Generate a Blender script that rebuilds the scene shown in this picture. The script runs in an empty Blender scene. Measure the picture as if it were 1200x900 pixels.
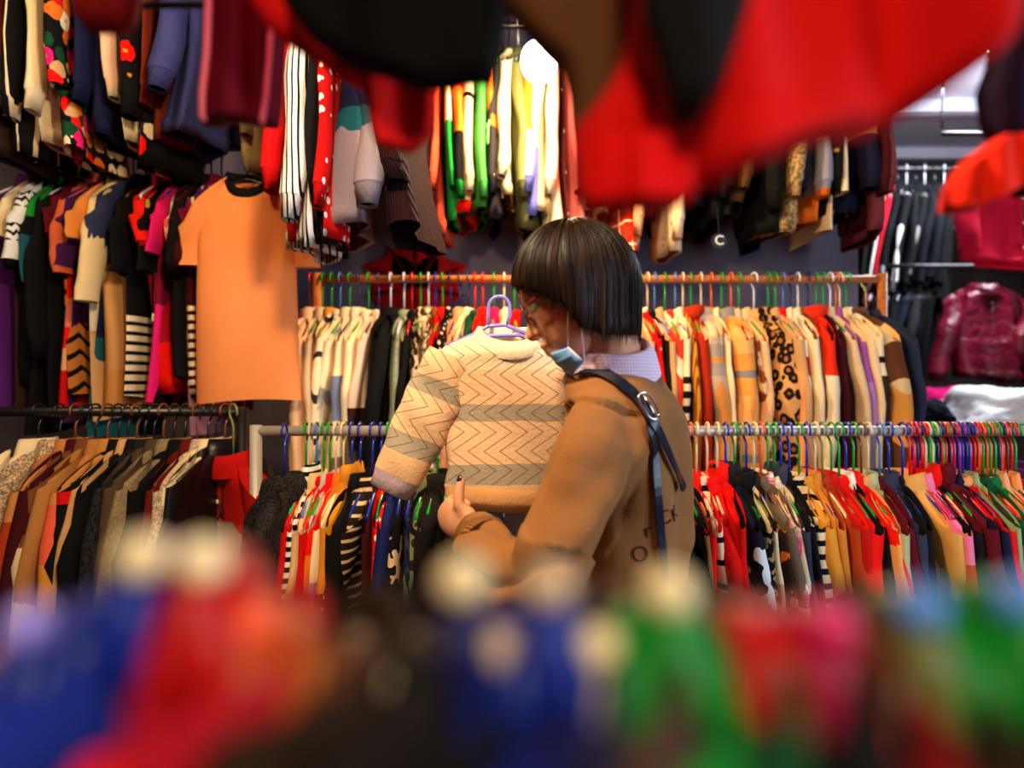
import bpy, bmesh, math, random
import numpy as np
from mathutils import Vector, Matrix, Quaternion, noise as mnoise
from mathutils.bvhtree import BVHTree

PI = math.pi
random.seed(7)
S = bpy.context.scene
COL = S.collection

# ---------------------------------------------------------------- camera, world, light, exposure
FPX = 900.0                      # focal length in pixels of the 1200 x 900 frame
EYE = 1.35
cam_d = bpy.data.cameras.new('camera'); cam = bpy.data.objects.new('camera', cam_d); COL.objects.link(cam)
cam.location = (0, 0, EYE); cam.rotation_euler = (PI/2, 0, 0)
cam_d.sensor_width = 36; cam_d.lens = 36*FPX/1200; cam_d.clip_start = .01; cam_d.clip_end = 60
cam_d.dof.use_dof = True; cam_d.dof.focus_distance = 1.62; cam_d.dof.aperture_fstop = 1.9
S.camera = cam
S.view_settings.view_transform = 'Standard'; S.view_settings.look = 'None'
S.view_settings.exposure = -0.15; S.view_settings.gamma = 1.0
S.view_settings.use_curve_mapping = False

w = bpy.data.worlds.new('world'); S.world = w; w.use_nodes = True
w.node_tree.nodes['Background'].inputs[0].default_value = (.5, .6, 1, 1)
w.node_tree.nodes['Background'].inputs[1].default_value = .004

def area(name, loc, target, sx, sy, watts, color):
    d = bpy.data.lights.new(name, 'AREA'); d.shape = 'RECTANGLE'; d.size = sx; d.size_y = sy
    d.energy = watts; d.color = color
    o = bpy.data.objects.new(name, d); COL.objects.link(o); o.location = loc
    o.rotation_euler = (Vector(target)-Vector(loc)).to_track_quat('-Z', 'Y').to_euler()
    return o
def point(name, loc, r, watts, color):
    d = bpy.data.lights.new(name, 'POINT'); d.energy = watts; d.color = color; d.shadow_soft_size = r
    o = bpy.data.objects.new(name, d); COL.objects.link(o); o.location = loc; return o
WARM = (1, .66, .34); WARM2 = (1, .74, .46); COOL = (.62, .76, 1)
L_AISLE = 60; L_FRONT = 66; L_SIDE = 40; L_DAY = 66; L_FAR = 85; L_NEAR = 20
# daylight through the doorway in the wall on the shopper's right
area('daylight', (2.35, .1, 1.7), (.2, 1.3, 1.2), .9, 1.8, L_DAY, COOL)

# ---------------------------------------------------------------- colours
def lin(c):
    return tuple((v/255/12.92 if v/255 <= .04045 else ((v/255+.055)/1.055)**2.4) for v in c) + (1,)
K = dict(black=(13,11,12), charcoal=(42,39,42), navy=(20,24,58), denim=(45,66,105), blue=(20,45,170), red=(205,10,10), scarlet=(235,16,10),
    maroon=(88,8,22), crimson=(165,8,28), magenta=(190,15,85), hotpink=(230,25,110), pink=(232,150,170), coral=(225,92,62), peach=(246,158,96), orange=(232,112,28),
    mustard=(212,138,36), camel=(192,128,62), tan=(205,156,104), beige=(220,188,146), cream=(240,216,172), white=(238,234,226), brown=(98,56,28),
    umber=(48,28,17), rust=(160,52,20), olive=(92,88,50), khaki=(150,128,88), sage=(150,165,118), green=(22,140,48), forest=(16,66,36), purple=(82,26,105),
    lilac=(168,138,188), mauve=(150,86,150), grey=(140,134,128), slate=(52,54,78), taupe=(122,102,82), teal=(24,84,96), wine=(60,8,14), sky=(110,160,215),
    gold=(190,140,50), chestnut=(130,62,22))
def C(n): return lin(K[n]) if isinstance(n, str) else lin(n)

# ---------------------------------------------------------------- materials
class NT:
    def __init__(s, name):
        s.m = bpy.data.materials.new(name); s.m.use_nodes = True; s.t = s.m.node_tree; s.n = s.t.nodes; s.l = s.t.links
        s.b = s.n['Principled BSDF']; s._co = None
    def put(s, sock, v):
        if isinstance(v, bpy.types.NodeSocket): s.l.new(v, sock)
        else: sock.default_value = v
    def co(s):
        if s._co is None: s._co = s.n.new('ShaderNodeTexCoord').outputs['Object']
        return s._co
    def xyz(s):
        q = s.n.new('ShaderNodeSeparateXYZ'); s.l.new(s.co(), q.inputs[0]); return q.outputs
    def math(s, op, a, b=0.0, c=None):
        q = s.n.new('ShaderNodeMath'); q.operation = op; s.put(q.inputs[0], a); s.put(q.inputs[1], b)
        if c is not None: s.put(q.inputs[2], c)
        return q.outputs[0]
    def mix(s, f, a, b, mode='MIX'):
        q = s.n.new('ShaderNodeMix'); q.data_type = 'RGBA'; q.blend_type = mode
        s.put(q.inputs[0], f); s.put(q.inputs[6], a); s.put(q.inputs[7], b); return q.outputs[2]
    def noise(s, sc, det=2, co=None, out=0):
        q = s.n.new('ShaderNodeTexNoise'); q.inputs['Scale'].default_value = sc; q.inputs['Detail'].default_value = det
        s.l.new(co or s.co(), q.inputs['Vector']); return q.outputs[out]
    def voro(s, sc, rnd=1.0, co=None):
        q = s.n.new('ShaderNodeTexVoronoi'); q.inputs['Scale'].default_value = sc; q.inputs['Randomness'].default_value = rnd
        s.l.new(co or s.co(), q.inputs['Vector']); return q.outputs
    def ramp(s, f, stops, mode='CONSTANT'):
        q = s.n.new('ShaderNodeValToRGB'); q.color_ramp.interpolation = mode; e = q.color_ramp.elements
        e[0].position, e[0].color = stops[0]
        e[1].position, e[1].color = stops[1] if len(stops) > 1 else (1, stops[0][1])
        for p, c in stops[2:]:
            k = e.new(p); k.color = c
        s.put(q.inputs[0], f); return q.outputs[0]
    def scaled(s, v):
        q = s.n.new('ShaderNodeMapping'); q.inputs['Scale'].default_value = v; s.l.new(s.co(), q.inputs[0]); return q.outputs[0]
    def bump(s, h, strength=.4, dist=.003):
        q = s.n.new('ShaderNodeBump'); q.inputs['Strength'].default_value = strength; q.inputs['Distance'].default_value = dist
        s.l.new(h, q.inputs['Height']); s.l.new(q.outputs[0], s.b.inputs['Normal'])
    def finish(s, col, rough=.9, knit=110, bump=.5, sheen=.0, spec=.15, vary=.18):
        if vary:
            n = s.noise(9, 2); f = s.math('MULTIPLY_ADD', n, vary*2, 1-vary)
            q = s.n.new('ShaderNodeVectorMath'); q.operation = 'SCALE'; s.put(q.inputs[0], col if isinstance(col, bpy.types.NodeSocket) else col[:3]); s.put(q.inputs['Scale'], f); col = q.outputs[0]
        s.put(s.b.inputs['Base Color'], col); s.b.inputs['Roughness'].default_value = rough
        s.b.inputs['Specular IOR Level'].default_value = spec
        if sheen: s.b.inputs['Sheen Weight'].default_value = sheen
        if knit: s.bump(s.noise(knit, 2, s.scaled((1, 1, .55))), bump)
        return s.m

_mc = {}
def M(kind, *a, **k):
    key = (kind, a, tuple(sorted(k.items())))
    if key in _mc: return _mc[key]
    t = NT('fabric_'+kind)
    m = globals()['m_'+kind](t, *a, **k); _mc[key] = m; return m
def m_solid(t, c, **k): return t.finish(C(c), **k)
def m_plain(t, c, rough=.5, spec=.5, metal=0.0, coat=0.0):
    t.b.inputs['Base Color'].default_value = C(c); t.b.inputs['Roughness'].default_value = rough
    t.b.inputs['Specular IOR Level'].default_value = spec; t.b.inputs['Metallic'].default_value = metal
    if coat: t.b.inputs['Coat Weight'].default_value = coat; t.b.inputs['Coat Roughness'].default_value = .1
    return t.m
def m_marl(t, a, b, sc=160):
    n = t.noise(sc, 3); f = t.ramp(n, [(.40, (0,0,0,1)), (.60, (1,1,1,1))], 'LINEAR'); return t.finish(t.mix(f, C(a), C(b)))
def m_blotch(t, a, b, sc=14, cut=.5):
    n = t.noise(sc, 3); f = t.ramp(n, [(cut-.03, (0,0,0,1)), (cut+.03, (1,1,1,1))], 'LINEAR'); return t.finish(t.mix(f, C(a), C(b)))
def m_stripe(t, a, b, per=.03, duty=.5, wob=.0, z1=None):
    z = t.xyz()[2]
    if wob: z = t.math('ADD', z, t.math('MULTIPLY', t.noise(8), wob))
    f = t.math('LESS_THAN', t.math('FRACT', t.math('DIVIDE', z, per)), duty)
    if z1 is not None: f = t.math('MULTIPLY', f, t.math('LESS_THAN', z, z1))
    return t.finish(t.mix(f, C(a), C(b)))
def m_vstripe(t, a, b, per=.012, duty=.4):
    x = t.xyz()[0]; f = t.math('LESS_THAN', t.math('FRACT', t.math('DIVIDE', x, per)), duty); return t.finish(t.mix(f, C(a), C(b)))
def m_ystripe(t, a, b, per=.014, duty=.3):
    y = t.xyz()[1]; f = t.math('LESS_THAN', t.math('FRACT', t.math('DIVIDE', t.math('ADD', y, 1.0), per)), duty); return t.finish(t.mix(f, C(a), C(b)))
def m_plaid(t, a, b, c, per=.11):
    x, y, z = t.xyz(); u = t.math('FRACT', t.math('DIVIDE', x, per)); v = t.math('FRACT', t.math('DIVIDE', z, per))
    col = t.mix(t.math('MULTIPLY', t.math('LESS_THAN', u, .5), .6), C(a), C(b))
    col = t.mix(t.math('MULTIPLY', t.math('LESS_THAN', v, .5), .6), col, C(b))
    g = t.math('MAXIMUM', t.math('LESS_THAN', t.math('ABSOLUTE', t.math('SUBTRACT', u, .25)), .045), t.math('LESS_THAN', t.math('ABSOLUTE', t.math('SUBTRACT', v, .25)), .045))
    return t.finish(t.mix(g, col, C(c)))
def m_leopard(t, base, spot, mid, sc=26):
    co = t.scaled((1, 1, .8)); d = t.voro(sc, .9, co)['Distance']; d = t.math('ADD', d, t.math('MULTIPLY', t.math('SUBTRACT', t.noise(60), .5), .28))
    ring = t.ramp(d, [(0, C(mid)), (.20, C(spot)), (.50, C(base)), (1, C(base))]); return t.finish(ring)
def m_floral(t, bg, *cols, sc=16, cut=.42):
    v = t.voro(sc, 1.0); d = t.math('ADD', v['Distance'], t.math('MULTIPLY', t.math('SUBTRACT', t.noise(45, 2), .5), .35))
    q = t.n.new('ShaderNodeSeparateColor'); t.l.new(v['Color'], q.inputs[0])
    n = len(cols); fl = t.ramp(q.outputs[0], [(i/n, C(c)) for i, c in enumerate(cols)])
    fl = t.mix(t.math('LESS_THAN', d, .12), fl, C('gold'))
    return t.finish(t.mix(t.math('LESS_THAN', d, cut), C(bg), fl))
def m_dots(t, bg, c, sc=22, cut=.22):
    d = t.voro(sc, .35)['Distance']; return t.finish(t.mix(t.math('LESS_THAN', d, cut), C(bg), C(c)))
def m_zigzag(t, a, b, per=.06, amp=.02, duty=.4, wave=.05):
    x, y, z = t.xyz(); tri = t.math('PINGPONG', t.math('ADD', x, y), wave/2)
    f = t.math('LESS_THAN', t.math('FRACT', t.math('DIVIDE', t.math('ADD', z, t.math('MULTIPLY', tri, amp*2/wave)), per)), duty)
    return t.finish(t.mix(f, C(a), C(b)))
def m_isle(t, a, b, c=None):
    x, y, z = t.xyz(); tri = t.math('PINGPONG', x, .012)
    f = t.math('LESS_THAN', t.math('FRACT', t.math('DIVIDE', t.math('ADD', z, tri), .028)), .4)
    g = t.math('LESS_THAN', t.math('FRACT', t.math('DIVIDE', z, .11)), .5)
    return t.finish(t.mix(t.math('MULTIPLY', f, g), C(a), C(b)))
def m_block(t, *stops, wob=.0):          # colours from the top down: c0, z1, c1, z2, c2 ...
    z = t.xyz()[2]
    if wob: z = t.math('ADD', z, t.math('MULTIPLY', t.math('SUBTRACT', t.noise(6), .5), wob))
    col = C(stops[0])
    for i in range(1, len(stops), 2): col = t.mix(t.math('LESS_THAN', z, stops[i]), col, C(stops[i+1]))
    return t.finish(col)
def m_print(t, bg, c, z0=-.3, z1=-.45, sc=40):
    z = t.xyz()[2]; f = t.math('GREATER_THAN', t.noise(sc, 1), .53)
    f = t.math('MULTIPLY', f, t.math('MULTIPLY', t.math('LESS_THAN', z, z0), t.math('GREATER_THAN', z, z1)))
    return t.finish(t.mix(f, C(bg), C(c)))
def m_diamond(t, a, b, c, per=.16):
    x, y, z = t.xyz(); u = t.math('FRACT', t.math('DIVIDE', t.math('ADD', x, z), per)); v = t.math('FRACT', t.math('DIVIDE', t.math('SUBTRACT', x, z), per))
    f = t.math('LESS_THAN', u, .5); g = t.math('LESS_THAN', v, .5)
    col = t.mix(f, C(a), C(b)); return t.finish(t.mix(t.math('MULTIPLY', g, f), col, C(c)))
def m_quilt(t, c):
    z = t.xyz()[2]
    t.b.inputs['Base Color'].default_value = C(c); t.b.inputs['Roughness'].default_value = .28; t.b.inputs['Specular IOR Level'].default_value = .6
    t.bump(t.noise(28, 4), .7, .02); return t.m
def m_rib(t, c, per=.009):
    x, y, z = t.xyz(); s_ = t.math('SINE', t.math('MULTIPLY', t.math('ADD', x, t.math('MULTIPLY', y, 1.0)), 2*PI/per))
    t.finish(C(c), knit=0); t.bump(s_, .8, .002); return t.m
def m_wood(t, a, b):
    co = t.scaled((2, 30, 30)); n = t.noise(3, 4, co); f = t.ramp(n, [(.35, C(a)), (.65, C(b))], 'LINEAR')
    return t.finish(f, rough=.5, knit=0, spec=.4, vary=.1)
def m_wall(t, a, b, sc=3):
    n = t.noise(sc, 6); f = t.ramp(n, [(.3, C(a)), (.7, C(b))], 'LINEAR'); t.finish(f, rough=.85, knit=60, bump=.15, vary=.05); return t.m
def m_glow(t, c, s):
    t.b.inputs['Base Color'].default_value = (0,0,0,1); t.b.inputs['Emission Color'].default_value = (*c, 1); t.b.inputs['Emission Strength'].default_value = s; return t.m
def m_chevron(t):
    x, y, z = t.xyz(); tri = t.math('PINGPONG', t.math('ADD', z, 2.075-.0), .0375)
    u = t.math('FRACT', t.math('DIVIDE', t.math('ADD', x, t.math('MULTIPLY', tri, 1.45)), .031))
    line = t.math('LESS_THAN', u, .09)
    zz = t.math('ADD', z, t.math('MULTIPLY', t.math('SUBTRACT', t.noise(14), .5), .010))
    warm, gry, yoke = (248,206,162), (178,164,142), (242,224,186)
    col = C(yoke)
    for z1, c in ((-.078, warm), (-.146, gry), (-.179, warm), (-.263, gry), (-.303, (234,190,142))): col = t.mix(t.math('LESS_THAN', zz, z1), col, C(c))
    line = t.math('MULTIPLY', line, t.math('MULTIPLY', t.math('GREATER_THAN', z, -.303), t.math('LESS_THAN', z, -.028)))
    col = t.mix(t.math('MULTIPLY', line, .8), col, C((112,72,40)))
    t.finish(col, knit=0, vary=.08)
    h = t.math('ADD', t.math('MULTIPLY', t.noise(150, 2), .5), t.math('MULTIPLY', line, -1.2)); t.bump(h, .7, .004); return t.m
def m_hair(t):
    n = t.noise(60, 3, t.scaled((1, 1, .1))); f = t.ramp(n, [(.3, C((15,8,5))), (.75, C((46,26,14)))], 'LINEAR')
    t.put(t.b.inputs['Base Color'], f); t.b.inputs['Roughness'].default_value = .45; t.b.inputs['Specular IOR Level'].default_value = .22; return t.m
def m_skin(t):
    n = t.noise(30, 3); f = t.ramp(n, [(.3, C((222,150,110))), (.7, C((236,172,130)))], 'LINEAR')
    t.put(t.b.inputs['Base Color'], f); t.b.inputs['Roughness'].default_value = .5; t.b.inputs['Subsurface Weight'].default_value = .08
    t.b.inputs['Subsurface Radius'].default_value = (.01, .004, .002); return t.m

# ---------------------------------------------------------------- mesh helpers
def link_mesh(name, verts, faces, mat=None, parent=None, smooth=True, loc=None):
    me = bpy.data.meshes.new(name); me.from_pydata([tuple(v) for v in verts], [], faces)
    if smooth: me.polygons.foreach_set('use_smooth', [True]*len(me.polygons))
    me.update()
    o = bpy.data.objects.new(name, me); COL.objects.link(o)
    if mat: me.materials.append(mat)
    if parent: o.parent = parent
    if loc is not None: o.location = loc
    return o
def thing(name, label, cat, loc=(0,0,0), rot=(0,0,0), group=None):
    o = bpy.data.objects.new(name, None); COL.objects.link(o); o.location = loc; o.rotation_euler = rot; o.empty_display_size = .05
    o['label'] = label; o['category'] = cat
    if group: o['group'] = group
    return o
def tag(o, label=None, cat=None, group=None, kind=None):
    for k_, v in (('label', label), ('category', cat), ('group', group), ('kind', kind)):
        if v: o[k_] = v
    return o
class MB:
    def __init__(s): s.v = []; s.f = []
    def grid(s, P, closed_u=True, cap0=False, cap1=False):      # P: rows x cols x 3
        R, Cn = P.shape[:2]; b = len(s.v); s.v += [tuple(p) for p in P.reshape(-1, 3)]
        for i in range(R-1):
            for j in range(Cn if closed_u else Cn-1):
                a = b+i*Cn+j; c = b+i*Cn+(j+1) % Cn; s.f.append((a, c, c+Cn, a+Cn))
        if cap0: s.f.append(tuple(b+j for j in range(Cn))[::-1])
        if cap1: s.f.append(tuple(b+(R-1)*Cn+j for j in range(Cn)))
        return s
    def tube(s, pts, rad, n=8, caps=True, flat=None):
        pts = [Vector(p) for p in pts]; m = len(pts)
        rad = [rad]*m if isinstance(rad, (int, float)) else rad
        t0 = (pts[1]-pts[0]).normalized(); up = Vector((0,0,1)) if abs(t0.z) < .9 else Vector((0,1,0))
        x = t0.cross(up).normalized(); rows = []
        for i in range(m):
            t = (pts[min(i+1, m-1)]-pts[max(i-1, 0)]).normalized()
            x = (x - t*x.dot(t)); x = x.normalized() if x.length > 1e-6 else t.orthogonal().normalized()
            y = t.cross(x); r = rad[i]
            rows.append([pts[i]+(x*math.cos(a)+y*math.sin(a))*r for a in [2*PI*k/n for k in range(n)]])
        return s.grid(np.array([[tuple(p) for p in r] for r in rows]), True, caps, caps)
    def box(s, x0, x1, y0, y1, z0, z1):
        b = len(s.v); s.v += [(x,y,z) for z in (z0,z1) for y in (y0,y1) for x in (x0,x1)]
        s.f += [tuple(b+i for i in q) for q in ((0,2,3,1),(4,5,7,6),(0,1,5,4),(2,6,7,3),(0,4,6,2),(1,3,7,5))]; return s
    def ball(s, c, r, n=12, m=8, M3=None):
        c = Vector(c); r = (r, r, r) if isinstance(r, (int, float)) else r; rows = []
        for i in range(1, m):
            th = PI*i/m; row = []
            for k in range(n):
                p = Vector((r[0]*math.sin(th)*math.cos(2*PI*k/n), r[1]*math.sin(th)*math.sin(2*PI*k/n), r[2]*math.cos(th)))
                row.append(tuple(c+(M3 @ p if M3 else p)))
            rows.append(row)
        b = len(s.v); s.grid(np.array(rows)[:, ::-1], True, False, False)
        for sign in (1, -1):
            p = Vector((0, 0, r[2]*sign)); s.v.append(tuple(c+(M3 @ p if M3 else p)))
        top, bot = len(s.v)-2, len(s.v)-1; last = b+(m-2)*n
        for k in range(n):
            s.f.append((top, b+(k+1) % n, b+k)); s.f.append((bot, last+k, last+(k+1) % n))
        return s
    def build(s, name, mat=None, parent=None, smooth=True, loc=None): return link_mesh(name, s.v, s.f, mat, parent, smooth, loc)
def at(px, py, D): return Vector(((px-600)*D/FPX, D, EYE+(450-py)*D/FPX))
def bevel(o, wd=.004, seg=2):
    m = o.modifiers.new('bevel', 'BEVEL'); m.width = wd; m.segments = seg; m.limit_method = 'ANGLE'; return o
def bake(o, *mods):
    for m in mods: m(o)
    dg = bpy.context.evaluated_depsgraph_get(); dg.update(); me = bpy.data.meshes.new_from_object(o.evaluated_get(dg))
    o.modifiers.clear(); old = o.data; o.data = me; bpy.data.meshes.remove(old)
    me.polygons.foreach_set('use_smooth', [True]*len(me.polygons)); return o
def remesh(v):
    def f(o): m = o.modifiers.new('r', 'REMESH'); m.mode = 'VOXEL'; m.voxel_size = v
    return f
def smooth(n, fac=.5):
    def f(o): m = o.modifiers.new('s', 'SMOOTH'); m.iterations = n; m.factor = fac
    return f

# ---------------------------------------------------------------- room
X0, X1, YB, YN, ZC = -2.35, 2.45, 3.15, -1.6, 3.05      # left wall, right wall, back wall, wall behind camera, ceiling
XO = 1.42                                                # where the back wall ends and the next room opens
YF, XF = 6.3, 4.2                                        # far wall, far room's right wall
wallm = M('wall', (88,80,92), (126,116,128)); darkwall = M('wall', (40,32,30), (64,52,46)); farm = M('wall', (200,205,225), (232,234,245), sc=1.5)
def struct(name, mb, mat, kind='structure'):
    o = mb.build(name, mat, smooth=False); o['kind'] = kind; return o
struct('floor', MB().box(X0-.1, XF+.1, YN-.1, YF+.1, -.1, 0), M('wall', (70,58,48), (100,84,68), sc=6))
struct('ceiling', MB().box(X0-.1, X1+.1, YN-.1, YB+.1, ZC, ZC+.1), darkwall)
struct('ceiling_far', MB().box(XO-.1, XF+.1, YB+.1, YF+.1, 2.95, 3.05), farm)
struct('wall_left', MB().box(X0-.1, X0, YN, YB, 0, ZC), darkwall)
struct('wall_back', MB().box(X0-.1, XO, YB, YB+.1, 0, ZC), wallm)
struct('wall_near', MB().box(X0-.1, X1+.1, YN-.1, YN, 0, ZC), darkwall)
mb = MB().box(X1, X1+.1, YN, -.5, 0, ZC).box(X1, X1+.1, .7, YB+.1, 0, ZC).box(X1, X1+.1, -.5, .7, 2.7, ZC)
struct('wall_right', mb, darkwall)
mb = MB().box(X1-.02, X1+.12, -.55, -.5, 0, 2.75).box(X1-.02, X1+.12, .7, .75, 0, 2.75).box(X1-.02, X1+.12, -.5, .7, 2.7, 2.75)
struct('trim_1', mb, M('plain', 'umber', rough=.5))
struct('wall_far', MB().box(XO-.1, XF+.1, YF, YF+.1, 0, 2.62), darkwall)
struct('trim_4', MB().box(XO-.1, XF+.1, YF, YF+.1, 2.62, 3.05), farm)
struct('wall_far_right', MB().box(XF, XF+.1, YB+.1, YF, 0, 3.05), darkwall)
struct('wall_far_left', MB().box(XO-.1, XO, YB+.1, YF, 0, 3.05), darkwall)
struct('wall_far_near', MB().box(X1+.1, XF+.1, YB, YB+.1, 0, 3.05), darkwall)
for i, yb in enumerate((4.3, 5.2)):
    struct('trim_%d' % (i+2), MB().box(XO, XF, yb, yb+.08, 2.88, 2.95), farm)

# far ceiling tube lamp
def tube_lamp(loc, label, watts):
    t = thing('tube_lamp', label, 'lamp', loc)
    MB().box(-.62, .62, -.05, .05, .02, .06).build('housing', M('plain', 'white', rough=.4), t, False)
    MB().tube([(-.58,0,-.005), (.58,0,-.005)], .016, 10).build('tube', M('glow', (.8,.9,1), watts), t)
tube_lamp((2.75, 3.5, 2.89), 'white fluorescent tube lamp on the pale ceiling of the next room', 40)
area('tube_light', (2.6, 3.75, 2.80), (2.6, 3.7, 0), 1.2, .2, L_FAR, (.82, .9, 1))
area('tube_light', (2.6, 3.72, 2.72), (2.5, 5.6, 3.0), 1.2, .2, L_FAR*.10, (.82, .9, 1))

# pendant lamps over the aisle and, added, behind the camera: globe, socket, cord
def lamp(x, y, z, r, label, strength):
    t = thing('pendant_lamp', label, 'lamp', (x, y, z))
    MB().ball((0,0,0), (r, r, r*1.15), 20, 14).build('bulb', M('glow', (1,.86,.62), strength), t)
    MB().tube([(0,0,r*1.1), (0,0,r*1.1+.012), (0,0,r*1.1+.05)], [.02,.024,.016], 12).build('socket', M('plain', 'black', rough=.4), t)
    MB().tube([(0,0,r*1.1+.04), (.004,0,(ZC-z)*.6), (0,0,ZC-z)], .004, 6).build('cord', M('plain', 'black', rough=.6), t)
lp = at(632, 72, 2.28)
lamp(lp.x, lp.y, lp.z, .056, 'bare glowing globe bulb hung among the garments above the back rail', 60)
point('aisle_lamp_light', (lp.x, lp.y, lp.z-.075), .05, L_AISLE, WARM)
lamp(-.26, .98, 2.25, .06, 'bare globe bulb over the aisle in front of the shopper', 60)
point('front_lamp_light', (-.26, .98, 2.15), .05, L_FRONT, WARM2)
lamp(.05, -.38, 1.86, .05, 'added bare globe bulb behind the camera to brighten the near rail', 60)  # unseen bulb, added to light the close hooks and red cloth
point('near_fill_light', (.05, -.38, 1.77), .05, L_NEAR, (1, .82, .6))
lamp(-1.1, .9, 2.75, .06, 'bare globe bulb over the aisle by the high floral blouses', 60)
point('side_lamp_light', (-1.1, .9, 2.65), .05, L_SIDE, WARM)

# ---------------------------------------------------------------- garments
def sgnpow(a, p): return np.sign(a)*np.abs(a)**p
def body_pts(wd, L, th, rs, neck=.062, ndip=.018, drop=.07, flare=1.0, quilt=0, swing=0., z0=0., zend=None, nth=22, open_front=0.):
    a = np.linspace(0, 2*PI, nth, endpoint=False); c = sgnpow(np.cos(a), .85); s_ = sgnpow(np.sin(a), .75)
    prof = [(0, neck, th*1.5), (-.012, neck*1.25, th*1.55), (-drop*.55, wd*.66, th*1.35), (-drop, wd*.95, th*1.15), (-drop-.03, wd, th*1.1)]
    n = 11; zs = np.linspace(-drop-.08, -L, n)
    for i, z in enumerate(zs):
        q = i/(n-1); prof.append((z, wd*(.93+(flare-.93)*q), th*(1.1+.35*q)))
    p1, p2, p3 = [rs.uniform(0, 6.28) for _ in range(3)]; k1 = rs.uniform(14, 26); k2 = rs.uniform(28, 46); rows = []
    for z, hw, ht in prof:
        q = min(1, max(0, (-z-drop)/max(.1, L-drop))); x = hw*c; y = ht*s_
        if quilt and z < -drop: y = y*(1+.45*abs(math.sin(z*PI/quilt))); x = x*(1+.04*abs(math.sin(z*PI/quilt)))
        y = y + q*th*.7*np.sin(x*k1+p1+z*3) + q*th*.45*np.sin(x*k2+p2)*np.sign(s_) + th*1.0*q*math.sin(z*6+p3) + swing*q
        zz = z - .012*q*np.sin(x*9+p2) + 0*x
        zz = zz - ndip*math.exp(z/.06)*np.maximum(0, -s_)
        rows.append(np.stack([x, y, zz+z0], 1))
    return np.array(rows)
def sleeve_pts(sx, wd, L, th, rs, drop=.07, out=.05, r0=.062, r1=.042, fwd=0., nth=14, n=10):
    a = np.linspace(0, 2*PI, nth, endpoint=False); rows = []; ph = rs.uniform(0, 6.28); yo = rs.uniform(-1, 1)*th*1.0
    for i in range(n):
        q = i/(n-1); cx = sx*(wd-.045+.045*min(1, q*3)+out*q**1.3 + .008*math.sin(q*5+ph)*q); cz = -drop-.002-(L-drop)*q
        rx = (r0+(r1-r0)*q)*(1+.07*math.sin(q*17+ph)); ry = th*(1.25-.15*q)*(1+.12*math.sin(q*13+ph))
        tilt = (1-min(1, q*2.2))*.045
        x = cx+rx*np.cos(a); y = yo*min(1, q*2)+fwd*q+ry*np.sin(a)+th*.5*math.sin(q*7+ph)*q; z = cz - sx*np.cos(a)*tilt + (.03*(1-q) if i == 0 else 0)
        rows.append(np.stack([x, y, z+0*x], 1))
    return np.array(rows)
KIND = {  # half width, length, half thickness, sleeve length, hem flare
 'sweater': (.185,.60,.0135,.54,.97), 'cardigan': (.185,.64,.0135,.55,1.0), 'blouse': (.18,.64,.010,.52,1.05), 'shirt': (.185,.70,.010,.55,1.0),
 'coat': (.195,.88,.0165,.60,1.08), 'jacket': (.195,.66,.0155,.58,1.0), 'hoodie': (.19,.64,.0145,.57,.98), 'tee': (.18,.64,.009,.22,1.02), 'vest': (.165,.6,.010,0,1.0),
 'dress': (.17,.95,.010,.45,1.25)}
GSEED = 0
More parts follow.
